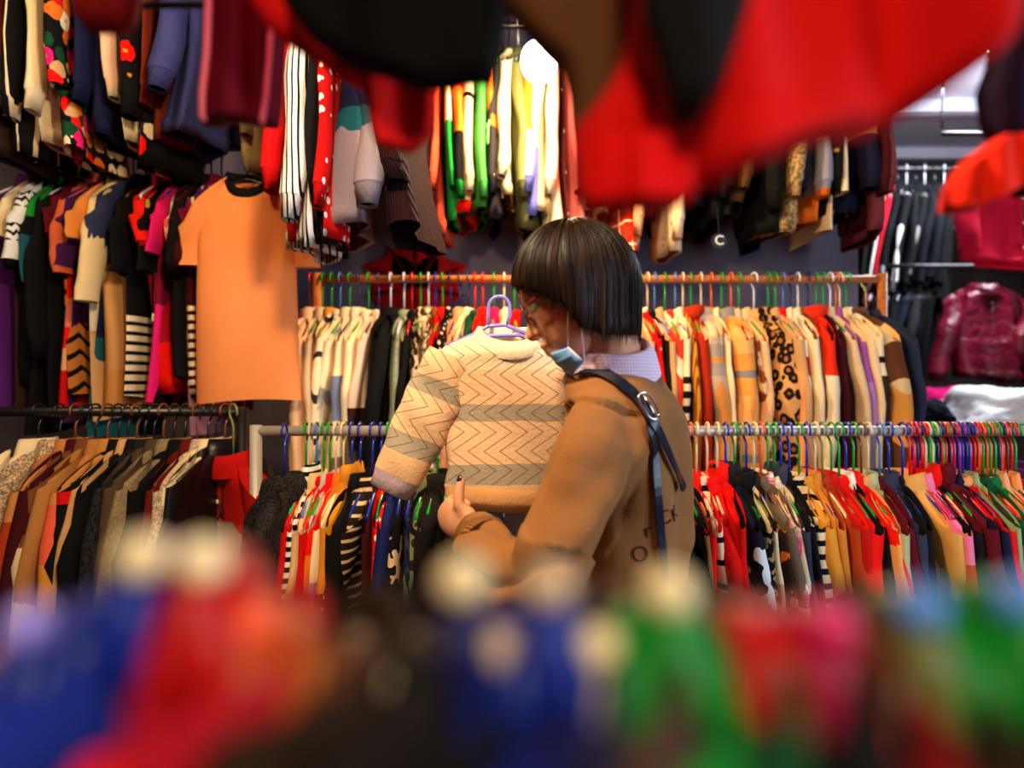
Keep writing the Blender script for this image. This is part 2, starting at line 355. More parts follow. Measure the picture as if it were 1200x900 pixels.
def garment(kind, label, mat, loc, yaw, group=None, cat=None, L=None, trim=None, scale=1., th=None, wd=None, sleeve=None, out=.03, quilt=0, lower=None, sleeve_mat=None, roll=0., lean=0., buttons=None, name=None, thick=1., ndip=.018):
    """a garment on its hanger: the Empty sits at the neck; +X runs along the shoulders, Y through the cloth"""
    global GSEED; GSEED += 1; rs = random.Random(GSEED*13+5)
    w0, L0, t0, s0, fl = KIND[kind]; wd = (wd or w0)*rs.uniform(.95, 1.05)*scale; L = (L or L0*rs.uniform(.96, 1.05)*scale); th = (th or t0)*thick; sl = (s0 if sleeve is None else sleeve)*rs.uniform(.95, 1.04)*scale
    if L < L0*.9 and sleeve is None: sl = min(sl, L*.93)
    drop = .07*rs.uniform(.9, 1.15)
    e = thing(name or kind, label, cat or kind, loc, (lean, roll, yaw), group); trim = trim or mat
    P = body_pts(wd, L, th, rs, flare=fl, drop=drop, quilt=quilt, ndip=ndip)
    knit = kind in ('sweater', 'cardigan', 'hoodie', 'jacket')
    if knit:
        MB().grid(P[:-1]).build('body', mat, e)
        H = P[-2:].copy(); H = np.concatenate([H[:1], H[:1]*[[.985, 1.15, 1]]-[0, 0, .004], H[1:]*[[.955, 1.0, 1]], H[1:]*[[.94, .8, 1]]+[0,0,.006]])
        MB().grid(H).build('hem_band', trim, e)
    else: MB().grid(P).build('body', mat, e)
    sm = sleeve_mat or mat
    if sl:
        for sx in (1, -1):
            if kind == 'tee': Q = sleeve_pts(sx, wd, sl, th, rs, drop, out+.006, .052, .056, n=6)
            else: Q = sleeve_pts(sx, wd, sl, th, rs, drop, out, .066*scale, .044*scale)
            if knit or kind == 'coat':
                so = MB().grid(Q[:-1]).build('sleeve', sm, e)
                c = Q[-2].mean(0); H = np.stack([Q[-2], (Q[-2]-c)*.86+c-[0,0,.006], (Q[-1]-Q[-1].mean(0))*.8+Q[-1].mean(0), (Q[-1]-Q[-1].mean(0))*.6+Q[-1].mean(0)+[0,0,.008]])
                MB().grid(H).build('cuff', trim, so)
            else: MB().grid(Q).build('sleeve', sm, e)
    # neck
    a = np.linspace(0, 2*PI, 18, endpoint=False); cx, sy = np.cos(a), np.sin(a)
    def ring(rx, ry, z): return np.stack([rx*cx, ry*sy, z+0*cx-(ndip-.004)*np.maximum(0, -sy)], 1)
    n_ = .064
    if kind in ('sweater', 'tee', 'vest', 'dress'):
        hgt = .022 if rs.random() < .75 or kind != 'sweater' else .05
        MB().grid(np.array([ring(n_, th*1.6, -.004), ring(n_*1.05, th*1.75, hgt*.4), ring(n_*.9, th*1.5, hgt), ring(n_*.82, th*1.1, hgt*.9), ring(n_*.84, th*1.1, 0)])).build('neckband', trim, e)
    elif kind in ('blouse', 'shirt', 'cardigan', 'coat', 'jacket'):
        MB().grid(np.array([ring(n_*1.25, th*2.0, -.03), ring(n_*1.12, th*2.0, .0), ring(n_*.95, th*1.7, .03), ring(n_*.86, th*1.3, .028), ring(n_*.88, th*1.2, -.005)])).build('collar', trim, e)
        y0 = -1.32*th; n = 9; rows = []
        for sgn in (-1, 1):
            pass
        zz = np.linspace(-.03, -L*.97, n); rows = [np.array([[x_, y0*1.0-.004*(1-abs(x_)/.02)-th*.25*(i/(n-1)), z] for x_ in (-.014, -.008, .008, .014)]) for i, z in enumerate(zz)]
        pl = MB().grid(np.array(rows), False).build('placket', trim, e)
        bm_ = buttons or M('plain', 'cream', rough=.3)
        for i in range(4):
            z = zz[1]+(zz[-2]-zz[1])*i/3; MB().ball((0, y0-.006-th*.25*i/3, z), (.007, .003, .007), 8, 6).build('button', bm_, pl)
    elif kind == 'hoodie':
        MB().grid(np.array([ring(n_*1.2, th*2.0, -.02), ring(n_*1.4, th*2.8, .0), ring(n_*1.25, th*2.8, .035), ring(n_*.9, th*1.9, .03), ring(n_*.8, th*1.2, -.06)])).build('hood', trim, e)
    return e

# hangers: the rail passes under the hook; three meshes shared by all copies
HN_ = .118
def hook_pts(R=.021, H=.118):
    p = [(R*math.cos(a), 0, R*math.sin(a)) for a in np.linspace(-.5, PI, 11)]
    return [(R*.95, 0, -R*.75)][:0] + p + [(-R*.9, 0, -R*.55), (-R*.35, 0, -R*1.15), (0, 0, -R*1.75), (0, 0, -H)]
_hm = {}
def hanger_meshes(style):
    if style in _hm: return _hm[style]
    rh, rf = (.0032, .0042) if style == 'plastic' else ((.0017, .0022) if style == 'wire' else (.0045, .0055))
    h = MB().tube(hook_pts(), rh, 7).build('hook'); H = HN_
    f = MB().tube([(-.155,0,-H-.078), (-.145,0,-H-.068), (-.06,0,-H-.020), (-.02,0,-H-.004), (0,0,-H), (.02,0,-H-.004), (.06,0,-H-.020), (.145,0,-H-.068), (.155,0,-H-.078), (.14,0,-H-.086), (0,0,-H-.084), (-.14,0,-H-.086), (-.155,0,-H-.078)], rf, 7).build('frame')
    hm, fm = h.data, f.data; hm.materials.append(None); fm.materials.append(None)
    bpy.data.objects.remove(h); bpy.data.objects.remove(f); _hm[style] = (hm, fm); return _hm[style]
HC = dict(green=(20,150,45), blue=(22,48,165), cream=(225,205,160), white=(225,225,230), red=(215,22,22), orange=(225,95,35), grey=(120,122,128), black=(20,20,22), skyblue=(70,120,190), magenta=(190,30,90), lilac=(140,130,220), olive=(120,130,70), brown=(110,60,30), navy=(25,30,95))
def hanger(color, label, loc, yaw, group, style='plastic', name='clothes_hanger', roll=0.):
    e = thing(name, label, 'hanger', loc, (0, roll, yaw), group); m = M('plain', HC[color], rough=.22, spec=.6)
    for me, nm in zip(hanger_meshes(style), ('hook', 'frame')):
        o = bpy.data.objects.new(nm, me); COL.objects.link(o); o.parent = e
        o.material_slots[0].link = 'OBJECT'; o.material_slots[0].material = m
    return e

LABELS = {}
def uniq(lb):
    n = len(lb.split())
    if lb in LABELS: raise SystemExit('duplicate label: '+lb)
    if not 4 <= n <= 16: raise SystemExit('label length: '+lb)
    LABELS[lb] = 1; return lb

def rack(items, D, zr, where, group, colors, base=-PI/2, yaw_amp=.07, reach=.2, style='plastic', ph=0., hook_px=False, hang=True, jz=.0, lscale=1., lean=0., lean_amp=.035, gap=0.):
    """items: (pixel of the near shoulder, look, kind, fabric, options); sorted along the rail"""
    looks = [it[1] for it in items]; n = len(items)
    for i, it in enumerate(items):
        px, look, kind, mat = it[:4]; o = dict(it[4]) if len(it) > 4 else {}
        hc = o.pop('hc', None) or colors[i % len(colors)]; near = o.pop('near', None); dx = o.pop('dx', 0.); dy = o.pop('dy', 0.); yw = o.pop('yaw', 0.); dz = o.pop('dz', 0.)
        st = o.pop('style', style)
        x = (px-600)*(D if hook_px else D-reach)/FPX; yaw = base + yaw_amp*math.sin(i*.55+ph) + yw
        loc = (x+dx, D+dy, zr)
        cands = []
        if near: cands.append(f'{look} {near} {where}')
        if 0 < i < n-1: cands.append(f'{look} between {looks[i-1]} and {looks[i+1]} {where}')
        if i > 0: cands.append(f'{look} beside {looks[i-1]} {where}')
        if i < n-1: cands.append(f'{look} beside {looks[i+1]} {where}')
        cands.append(f'{look} {where}')
        lb = next((c for c in cands if len(c.split()) <= 16 and c not in LABELS))
        o.setdefault('lean', lean + lean_amp*math.sin(i*1.7+ph*3) + lean_amp*.6*math.sin(i*4.3))
        if lscale != 1 and 'L' not in o: o['L'] = KIND[kind][1]*lscale*(1+.05*math.sin(i*2.1))
        garment(kind, uniq(lb), mat, (loc[0], loc[1], loc[2]-HN_-.012+dz+gap), yaw, group, **o)
        if hang:
            hl = f'{hc} {st} hanger under {look} {where}'
            if len(hl.split()) > 16 or hl in LABELS: hl = f'{hc} hanger under {look}'
            if hl in LABELS: hl = f'{hc} hanger in {look} {where}'
            hanger(hc, uniq(hl), loc, yaw, 'hangers '+where, st)

def rail(name, label, pts, r, mat, posts=(), kind='clothes_rail', hangers_to_ceiling=()):
    t = thing(kind, uniq(label), 'clothes rail', pts[0]); o = Vector(pts[0])
    MB().tube([Vector(p)-o for p in pts], r, 12).build('bar', mat, t)
    for (x, y, z) in posts:
        MB().tube([(x-o.x, y-o.y, -o.z), (x-o.x, y-o.y, -o.z+.02), (x-o.x, y-o.y, z-o.z)], [.022, .016, .016], 10).build('post', mat, t)
    for (x, y, z) in hangers_to_ceiling:
        MB().tube([(x-o.x, y-o.y, z-o.z), (x-o.x, y-o.y, ZC-o.z)], .006, 8).build('hanging_rod', mat, t)
    return t

# ---------------------------------------------------------------- rails
steel = M('plain', (70,68,70), rough=.35, metal=.9); pale_steel = M('plain', (190,182,170), rough=.4, metal=.3); wood = M('wood', (176,92,34), (212,128,56))
zDE = at(0, 327, 2.6).z; zF = at(0, 505, 1.95).z; zB = 2.12; zA = 2.78; zC = 1.275; zH = 2.66; zHn = 2.46
rail('clothes_rail', 'varnished wooden pole rail along the back wall, behind the shopper', [(at(372,327,2.6).x, 2.6, zDE), (.3, 2.6, zDE), (at(1034,327,2.6).x, 2.6, zDE)], .013, wood,
     posts=[(at(372,327,2.6).x, 2.6, zDE+.02), (at(1034,327,2.6).x, 2.6, zDE+.02)])
rail('clothes_rail', 'steel rail with pale end crowded with hangers, in front of the wooden pole rail', [(at(300,505,1.95).x, 1.95, zF), (0, 1.95, zF), (1.62, 1.95, zF)], .013, pale_steel,
     posts=[(at(300,505,1.95).x, 1.95, zF+.015), (1.62, 1.95, zF+.015)])
rail('clothes_rail', 'dark steel rail of low coats under the peach tee', [(-2.2, 2.08, zC), (-1.4, 2.08, zC), (-.73, 2.08, zC)], .013, steel, posts=[(-2.2, 2.08, zC+.01), (-.73, 2.08, zC+.01)])
rail('clothes_rail', 'dark steel rail holding the row of tops beside the peach tee', [(-2.3, 2.5, zB), (-1.4, 2.5, zB), (-.86, 2.5, zB)], .013, steel, hangers_to_ceiling=[(-.87, 2.5, zB)], posts=[])
rail('clothes_rail', 'high dark steel rail above the peach tee row', [(-2.3, 2.32, zA), (-1.4, 2.32, zA), (-.6, 2.32, zA)], .013, steel, hangers_to_ceiling=[(-2.2, 2.32, zA), (-.62, 2.32, zA)])
rail('clothes_rail', 'short high steel rail carrying the white striped track top', [(-.64, 2.05, zHn), (-.4, 2.05, zHn), (-.1, 2.05, zHn)], .012, steel, hangers_to_ceiling=[(-.63, 2.05, zHn), (-.12, 2.05, zHn)])
rail('clothes_rail', 'high dark steel rail on the back wall near the glowing bulb', [(-.98, 2.8, zH), (0, 2.8, zH), (1.4, 2.8, zH)], .013, steel, hangers_to_ceiling=[(-.96, 2.8, zH), (.55, 2.8, zH), (1.38, 2.8, zH)])

s = M
# ---- A: highest row at the left
A = [
 (-8, 'rust jacket', 'jacket', s('block','rust',-.5,'umber',-.52,'rust',-.54,'umber'), {}),
 (12, 'black track jacket', 'jacket', s('ystripe','black','cream',.018,.2)),
 (34, 'cream sweatshirt', 'sweater', s('solid','cream')),
 (70, 'black floral blouse', 'blouse', s('floral','black','tan','orange','scarlet','cream','hotpink','forest', sc=24, cut=.60), dict(thick=1.9, dy=-.05, lean=0.)),
 (99, 'navy pullover', 'sweater', s('solid','navy')),
 (128, 'pale pink sweatshirt', 'sweater', s('block',(246,190,150),-.5,'cream')),
 (163, 'black rose-print jacket', 'jacket', s('floral','black','cream','black','black','scarlet','black', sc=14, cut=.42), dict(thick=1.4)),
 (181, 'rust-red jumper', 'sweater', s('solid',(110,36,16)), dict(thick=.7, lean=0.)),
 (224, 'slate-blue sweatshirt', 'sweater', s('solid',(58,60,112)), dict(thick=2.2, yaw=.1, out=.05, dy=-.06, lean=-.04)),
 (284, 'khaki canvas jacket', 'jacket', s('solid',(120,100,64)), dict(thick=1.0, L=.70, sleeve=.62)),
]
rack(A, 2.32, zA, 'on the highest row', 'garments on the highest row', ['black','white','blue','cream'], reach=.2, yaw_amp=.05)
# ---- B: row beside the peach tee
B = [
 (-12, 'purple blouse', 'blouse', s('solid','purple')),
 (4, 'violet-and-cream top', 'blouse', s('block',(120,40,110),-.3,'umber'), dict(sleeve=.2, sleeve_mat=s('solid','cream'))),
 (22, 'black-and-white patterned knit', 'sweater', s('solid','black'), dict(thick=1.3, sleeve=.30, sleeve_mat=s('isle','white','black'))),
 (36, 'blue denim shirt', 'shirt', s('block','green',-.14,'black',-.2,'teal',-.34,'black'), dict(sleeve=.34)),
 (48, 'black blazer', 'jacket', s('solid','black')),
 (62, 'tiger-print blouse', 'blouse', s('zigzag',(190,112,44),'black',.05,.03,.35,.07), dict(sleeve=.2, sleeve_mat=s('solid','maroon'))),
 (78, 'coral-red tie-dye top', 'blouse', s('block','coral',-.30,'scarlet',-.38,(240,120,90),-.46,'scarlet',-.54,(230,170,120),-.6,'red', wob=.08), dict(thick=1.5, sleeve=.30, sleeve_mat=s('solid',(205,92,56)))),
 (90, 'purple vest top', 'blouse', s('solid',(64,20,70)), dict(sleeve=.28)),
 (103, 'tan satin shirt', 'shirt', s('block','cream',-.48,'tan'), dict(sleeve=.22, sleeve_mat=s('solid',(226,138,62)))),
 (118, 'cream draped blouse', 'blouse', s('block','camel',-.34,(196,140,80),-.6,'camel', wob=.06), dict(thick=1.7, sleeve=.40, sleeve_mat=s('solid',(236,206,150)), out=.06)),
 (134, 'navy denim shirt', 'shirt', s('block','navy',-.5,'teal'), dict(thick=1.5, sleeve=.28, sleeve_mat=s('block',(46,52,84),-.24,'scarlet'))),
 (147, 'black pinstripe top', 'blouse', s('stripe','black','cream',.03,.6,z1=-.42), dict(sleeve=.3)),
 (160, 'bright red knit', 'sweater', s('block','crimson',-.52,'scarlet'), dict(thick=1.4, sleeve=.24, sleeve_mat=s('solid',(236,28,12)))),
 (174, 'black gold-trimmed top', 'blouse', s('floral','black','black','gold','black','cream',sc=16,cut=.25), dict(sleeve=.3)),
 (187, 'hot pink tunic', 'blouse', s('block',(120,10,40),-.4,'hotpink'), dict(sleeve=.25, sleeve_mat=s('solid','hotpink'))),
 (200, 'cream red-edged shirt', 'shirt', s('block','wine',-.48,(150,100,110)), dict(thick=1.2, sleeve=.26, sleeve_mat=s('vstripe','cream','coral',.06,.2))),
 (209, 'maroon cream-striped knit', 'sweater', s('stripe','wine','cream',.028,.55,z1=-.4), dict(sleeve=.3, sleeve_mat=s('solid','wine'))),
 (217, 'black wool coat', 'coat', s('solid','black'), dict(L=.62, sleeve=.3)),
 (230, 'magenta satin blouse', 'blouse', s('vstripe',(120,10,50),'cream',.09,.12), dict(L=.72, sleeve=.2)),
]
rack(B, 2.5, zB, 'on the row beside the peach tee', 'tops in the row beside the peach tee', ['white','black','blue','brown'], yaw_amp=.10, reach=.2, lscale=1.12, base=-PI/2-.1, lean=.03, lean_amp=.06)
# the peach tee, turned to face the aisle
pt = at(290, 210, 2.28)
garment('tee', uniq('plain peach tee hanging flat and facing the aisle'), s('solid',(250,150,84), knit=200, bump=.25, vary=.08), (pt.x, 2.28, pt.z), .12, None, 'tee', L=.665, trim=M('solid','black'), thick=2.2, wd=.152, sleeve=.27, out=.0, ndip=.062)
hanger('black', uniq('black plastic hanger inside the peach tee'), (pt.x, 2.28, pt.z+HN_), 0.0, None)
MB().tube([(0,0,0), (0,.02,.012), (0,.04,.10), (0,.04,.55)], .005, 8).build('hook_arm', steel).hide_render = False
o = bpy.data.objects['hook_arm']; o.name = 'wall_hook'; o.location = (pt.x, 2.28, pt.z+HN_); tag(o, 'small steel rail hook carrying the peach tee hanger', 'hook')
# ---- C: low row under the peach tee
Cc = [
 (-14, 'cream wool coat', 'coat', s('solid','cream')),
 (14, 'beige marl coat', 'coat', s('marl','beige','taupe'), dict(thick=1.5)),
 (34, 'tan orange-lined coat', 'coat', s('block',(190,120,60),-.16,'rust',-.3,(70,30,20)), dict(thick=1.2)),
 (48, 'dark maroon coat', 'coat', s('solid','wine'), dict(thick=1.3)),
 (60, 'brown sheepskin jacket', 'coat', s('block',(112,66,36),-.22,'beige'), dict(thick=1.2)),
 (76, 'camel overcoat', 'coat', s('solid',(176,116,58)), {}),
 (90, 'yellow plush jacket', 'coat', s('block','camel',-.12,'coral',-.26,'mustard'), dict(thick=1.3)),
 (102, 'black red-trimmed coat', 'coat', s('block','black',-.09,'red',-.12,'black')),
 (114, 'tan slim coat', 'coat', s('solid','tan'), dict(thick=.8)),
 (124, 'black parka', 'coat', s('solid','black')),
 (136, 'charcoal coat', 'coat', s('marl','charcoal','black'), dict(thick=1.2)),
 (148, 'olive-brown coat', 'coat', s('solid',(74,58,40)), dict(thick=1.2)),
 (162, 'grey wool coat', 'coat', s('marl','taupe','khaki'), dict(thick=1.2)),
 (176, 'long black coat', 'coat', s('solid',(9,8,9)), dict(thick=1.3)),
 (192, 'dark red jacket', 'jacket', s('solid',(96,18,12)), {}),
 (206, 'pale grey coat', 'coat', s('marl','grey','beige'), {}),
 (217, 'cream padded jacket', 'jacket', s('solid','cream'), {}),
 (228, 'black leather jacket', 'jacket', s('solid','black',rough=.4,spec=.5,knit=30), {}),
]
rack(Cc, 2.08, zC, 'on the low rail', 'coats on the low rail', ['black','black','brown'], yaw_amp=.08, reach=.2, base=-PI/2-.27, ph=1, gap=.03)
q = at(262, 508, 1.98)
e = garment('jacket', uniq('red and grey colour-block jacket turned to face the aisle on the low rail'), s('block',(178,14,8),-.17,(150,128,104), wob=.12), (q.x, 2.05, zC-HN_-.012), -.75, None, 'jacket', wd=.17, thick=1.9)
MB().tube([(-.05,-.036,-.02), (-.03,-.038,-.06), (.0,-.04,-.09), (.02,-.042,-.13), (.0,-.043,-.15), (-.02,-.043,-.13)], .004, 7).build('drawstring', M('plain','black',rough=.7), e)
hanger('olive', uniq('olive plastic hanger inside the red and grey jacket'), (q.x, 2.05+.0, zC), -.75, None)
# ---- D: wooden rail, left half
D_ = [
 (344, 'peach-cream long coat', 'coat', s('solid',(240,190,140)), dict(thick=1.2)),
 (360, 'beige grey-edged coat', 'coat', s('solid','beige'), {}),
 (371, 'orange-tan cardigan', 'cardigan', s('block','mustard',-.2,'grey',-.3,'cream'), {}),
 (382, 'cream zigzag knit', 'sweater', s('zigzag','cream','charcoal',.13,.05,.18,.12), dict(thick=1.3)),
 (394, 'grey-panelled cream coat', 'coat', s('blotch','cream','grey',7,.55), {}),
 (406, 'cream blue-patched cardigan', 'cardigan', s('block','cream',-.2,(110,120,150),-.34,'cream',-.45,'taupe'), {}),
 (418, 'cream brushed jumper', 'sweater', s('block','cream',-.34,(96,78,62)), dict(thick=1.2)),
 (431, 'pale pink jumper', 'sweater', s('block',(236,200,170),-.3,'umber'), {}),
 (446, 'black toggle coat', 'coat', s('solid','black'), dict(thick=1.5, buttons=M('plain','cream',rough=.4))),
 (463, 'grey-green marl knit', 'sweater', s('marl','sage','grey',90), dict(thick=1.3)),
 (473, 'black jumper', 'sweater', s('solid','black'), {}),
 (484, 'snakeskin-print blouse', 'blouse', s('leopard','beige','umber','cream',sc=34), dict(thick=1.5)),
 (494, 'black-white tweed jacket', 'jacket', s('marl','black','cream',70), {}),
 (503, 'brown suede shirt', 'shirt', s('solid','chestnut'), {}),
 (512, 'red velvet top', 'blouse', s('solid','red'), dict(thick=1.3)),
 (522, 'dotted monochrome blouse', 'blouse', s('dots','black','cream',40,.3), {}),
 (534, 'tan peach cardigan', 'cardigan', s('solid',(220,150,104)), {}),
 (545, 'cream peach blouse', 'blouse', s('solid',(244,206,160)), {}),
 (553, 'dark green jumper', 'sweater', s('solid','forest'), {}),
 (563, 'scarlet cardigan', 'cardigan', s('solid','scarlet'), {}),
 (577, 'magenta top', 'blouse', s('solid','magenta'), {}),
 (590, 'cream tunic', 'blouse', s('solid','cream'), {}),
 (603, 'red polo jumper', 'sweater', s('solid','red'), {}),
]
rack(D_, 2.6, zDE, 'on the rail behind the held sweater', 'garments behind the held sweater', ['red','green','green','skyblue','green','navy','green','navy','white','white','red','green','white','blue','green','navy','navy','navy','red','red','green','cream','green'], reach=.2, yaw_amp=.10, ph=2, base=-PI/2-.06)
# ---- E: wooden rail, right half
E_ = [
 (742, 'tan wrap coat', 'coat', s('solid','tan'), {}),
 (754, 'peach red-edged cardigan', 'cardigan', s('block','peach',-.2,'red',-.4,'tan'), {}),
 (762, 'red paisley blouse', 'blouse', s('floral','red','cream','scarlet','red',sc=14,cut=.4), dict(thick=1.3)),
 (772, 'black knit', 'sweater', s('solid','black'), {}),
 (781, 'tan knitted cardigan', 'cardigan', s('solid','tan'), {}),
 (794, 'red cream-chevron knit', 'sweater', s('zigzag',(222,58,30),'cream',.16,.06,.3,.16), dict(thick=1.4)),
 (807, 'cream black-striped shirt', 'shirt', s('stripe','cream','black',.045,.5,z1=-.2), dict(thick=1.4)),
 (817, 'orange-tan corduroy shirt', 'shirt', s('vstripe','mustard','chestnut',.02,.4), {}),
 (827, 'rust-red hoodie', 'hoodie', s('solid',(170,40,14)), dict(thick=1.2)),
 (840, 'pale checked wool coat', 'coat', s('plaid',(236,196,150),'grey',(220,140,60),.2), dict(thick=1.7)),
 (853, 'cream shirt', 'shirt', s('solid','cream'), {}),
 (866, 'orange windowpane-check coat', 'coat', s('plaid',(246,176,100),(240,140,30),'grey',.26), dict(thick=1.6)),
 (878, 'brown animal-print blouse', 'blouse', s('blotch','chestnut','beige',24,.5), {}),
 (888, 'pale peach long cardigan', 'cardigan', s('solid',(240,184,128)), dict(thick=1.3)),
 (907, 'leopard-print coat', 'coat', s('leopard',(222,158,88),(30,16,8),(176,104,48),sc=31), dict(thick=2.4, yaw=.16)),
 (925, 'tan knit jacket', 'jacket', s('solid','tan'), {}),
 (934, 'red-yoked peach cardigan', 'cardigan', s('block','scarlet',-.1,'peach'), {}),
 (944, 'red and cream patterned dress', 'blouse', s('block','cream',-.14,'red',-.2,'cream',-.26,'scarlet'), dict(thick=1.3)),
 (954, 'cream quilted jacket', 'jacket', s('solid','cream'), {}),
 (963, 'chestnut cardigan', 'cardigan', s('solid','chestnut'), {}),
 (976, 'orange-red hooded top', 'hoodie', s('block',(235,44,14),-.2,'cream'), dict(thick=1.5)),
 (986, 'wine slim cardigan', 'cardigan', s('solid','wine'), {}),
 (995, 'beige ribbed cardigan', 'cardigan', s('solid','beige'), dict(thick=1.2)),
 (1004, 'mauve plaid shirt', 'shirt', s('block',(150,76,150),-.22,(170,120,180),-.36,(110,104,130)), dict(thick=1.3)),
 (1011, 'cream long cardigan', 'cardigan', s('solid',(236,200,150)), dict(thick=1.2)),
 (1016, 'black-laced cream coat', 'coat', s('block','cream',-.14,'black',-.16,'cream',-.2,'umber'), {}),
 (1024, 'brown and tan diamond-check coat', 'coat', s('diamond',(232,146,56),(240,190,120),(104,54,22),.30), dict(thick=2.4, yaw=.22, out=.04, lean=0.)),
 (1058, 'dark denim jacket', 'jacket', s('solid',(40,46,66)), dict(thick=1.1, yaw=.24, L=.8, dy=.05, lean=0.)),
]
rack(E_, 2.6, zDE, 'on the leopard-coat rail', 'garments on the leopard-coat rail', ['green','cream','green','cream','skyblue','green','skyblue','cream','green','cream','orange','green','orange','green','white','green','green','skyblue','navy','white','navy','green','green','white','orange','cream','green','cream'], reach=.2, yaw_amp=.10, ph=.5, base=-PI/2+.06)
# ---- F: steel rail, left of the shopper
F_ = [
 (312, 'dark charcoal coat', 'coat', s('marl','black','charcoal'), dict(thick=1.8, dy=-.06, hc='blue')),
 (331, 'red jersey top', 'sweater', s('solid','red'), dict(hc='green')),
 (337, 'black-white striped tee', 'sweater', s('stripe','white','black',.022,.5), dict(hc='cream')),
 (345, 'cream silk blouse', 'blouse', s('solid',(226,186,130)), dict(thick=1.3, hc='skyblue')),
 (354, 'deep red jumper', 'sweater', s('solid','red'), dict(hc='green')),
 (362, 'pale grey shirt', 'shirt', s('solid',(190,180,172)), dict(hc='green')),
 (370, 'orange long cardigan', 'cardigan', s('block','scarlet',-.14,'orange'), dict(hc='cream')),
 (380, 'cream orange-collared top', 'blouse', s('block',(240,220,176),-.2,(160,140,180)), dict(thick=1.3, trim=M('solid','orange'), hc='cream')),
 (391, 'mustard green-hemmed knit', 'sweater', s('block','mustard',-.22,'forest'), dict(thick=1.2, hc='blue')),
 (402, 'black zip top', 'jacket', s('solid','black'), dict(hc='blue')),
 (418, 'brown cream-striped knit', 'sweater', s('stripe',(34,22,18),'beige',.024,.3,.03), dict(thick=1.9, yaw=-.1, hc='blue')),
 (429, 'wine cotton top', 'blouse', s('solid','wine'), dict(hc='blue')),
 (438, 'red white-dotted blouse', 'blouse', s('dots','scarlet','white',26,.2), dict(thick=1.4, hc='green')),
 (449, 'royal navy sweatshirt', 'sweater', s('solid',(22,34,92)), dict(thick=1.2, hc='green')),
 (459, 'black graphic jumper', 'sweater', s('print','black','beige',-.1,-.4,30), dict(hc='blue')),
 (472, 'navy pinstripe blouse', 'blouse', s('vstripe','navy','slate',.02,.3), dict(hc='blue')),
 (487, 'olive studded-print blouse', 'blouse', s('dots',(112,120,78),'umber',24,.3), dict(thick=1.6, hc='green')),
 (503, 'dark brown coat', 'coat', s('marl',(30,22,16),'black'), dict(thick=2.0, hc='green')),
 (522, 'black velvet dress', 'dress', s('solid','black'), dict(thick=1.6, hc='green')),
 (540, 'umber cord jacket', 'jacket', s('solid','umber'), dict(hc='red')),
 (556, 'black shrug', 'cardigan', s('solid','black'), dict(hc='cream')),
 (574, 'charcoal knit dress', 'dress', s('solid','charcoal'), dict(hc='green')),
]
rack(F_, 1.95, zF, 'on the steel rail below the held sweater', 'garments on the steel rail below the held sweater', ['green'], reach=.2, yaw_amp=.08, base=-PI/2-.05, ph=.3)
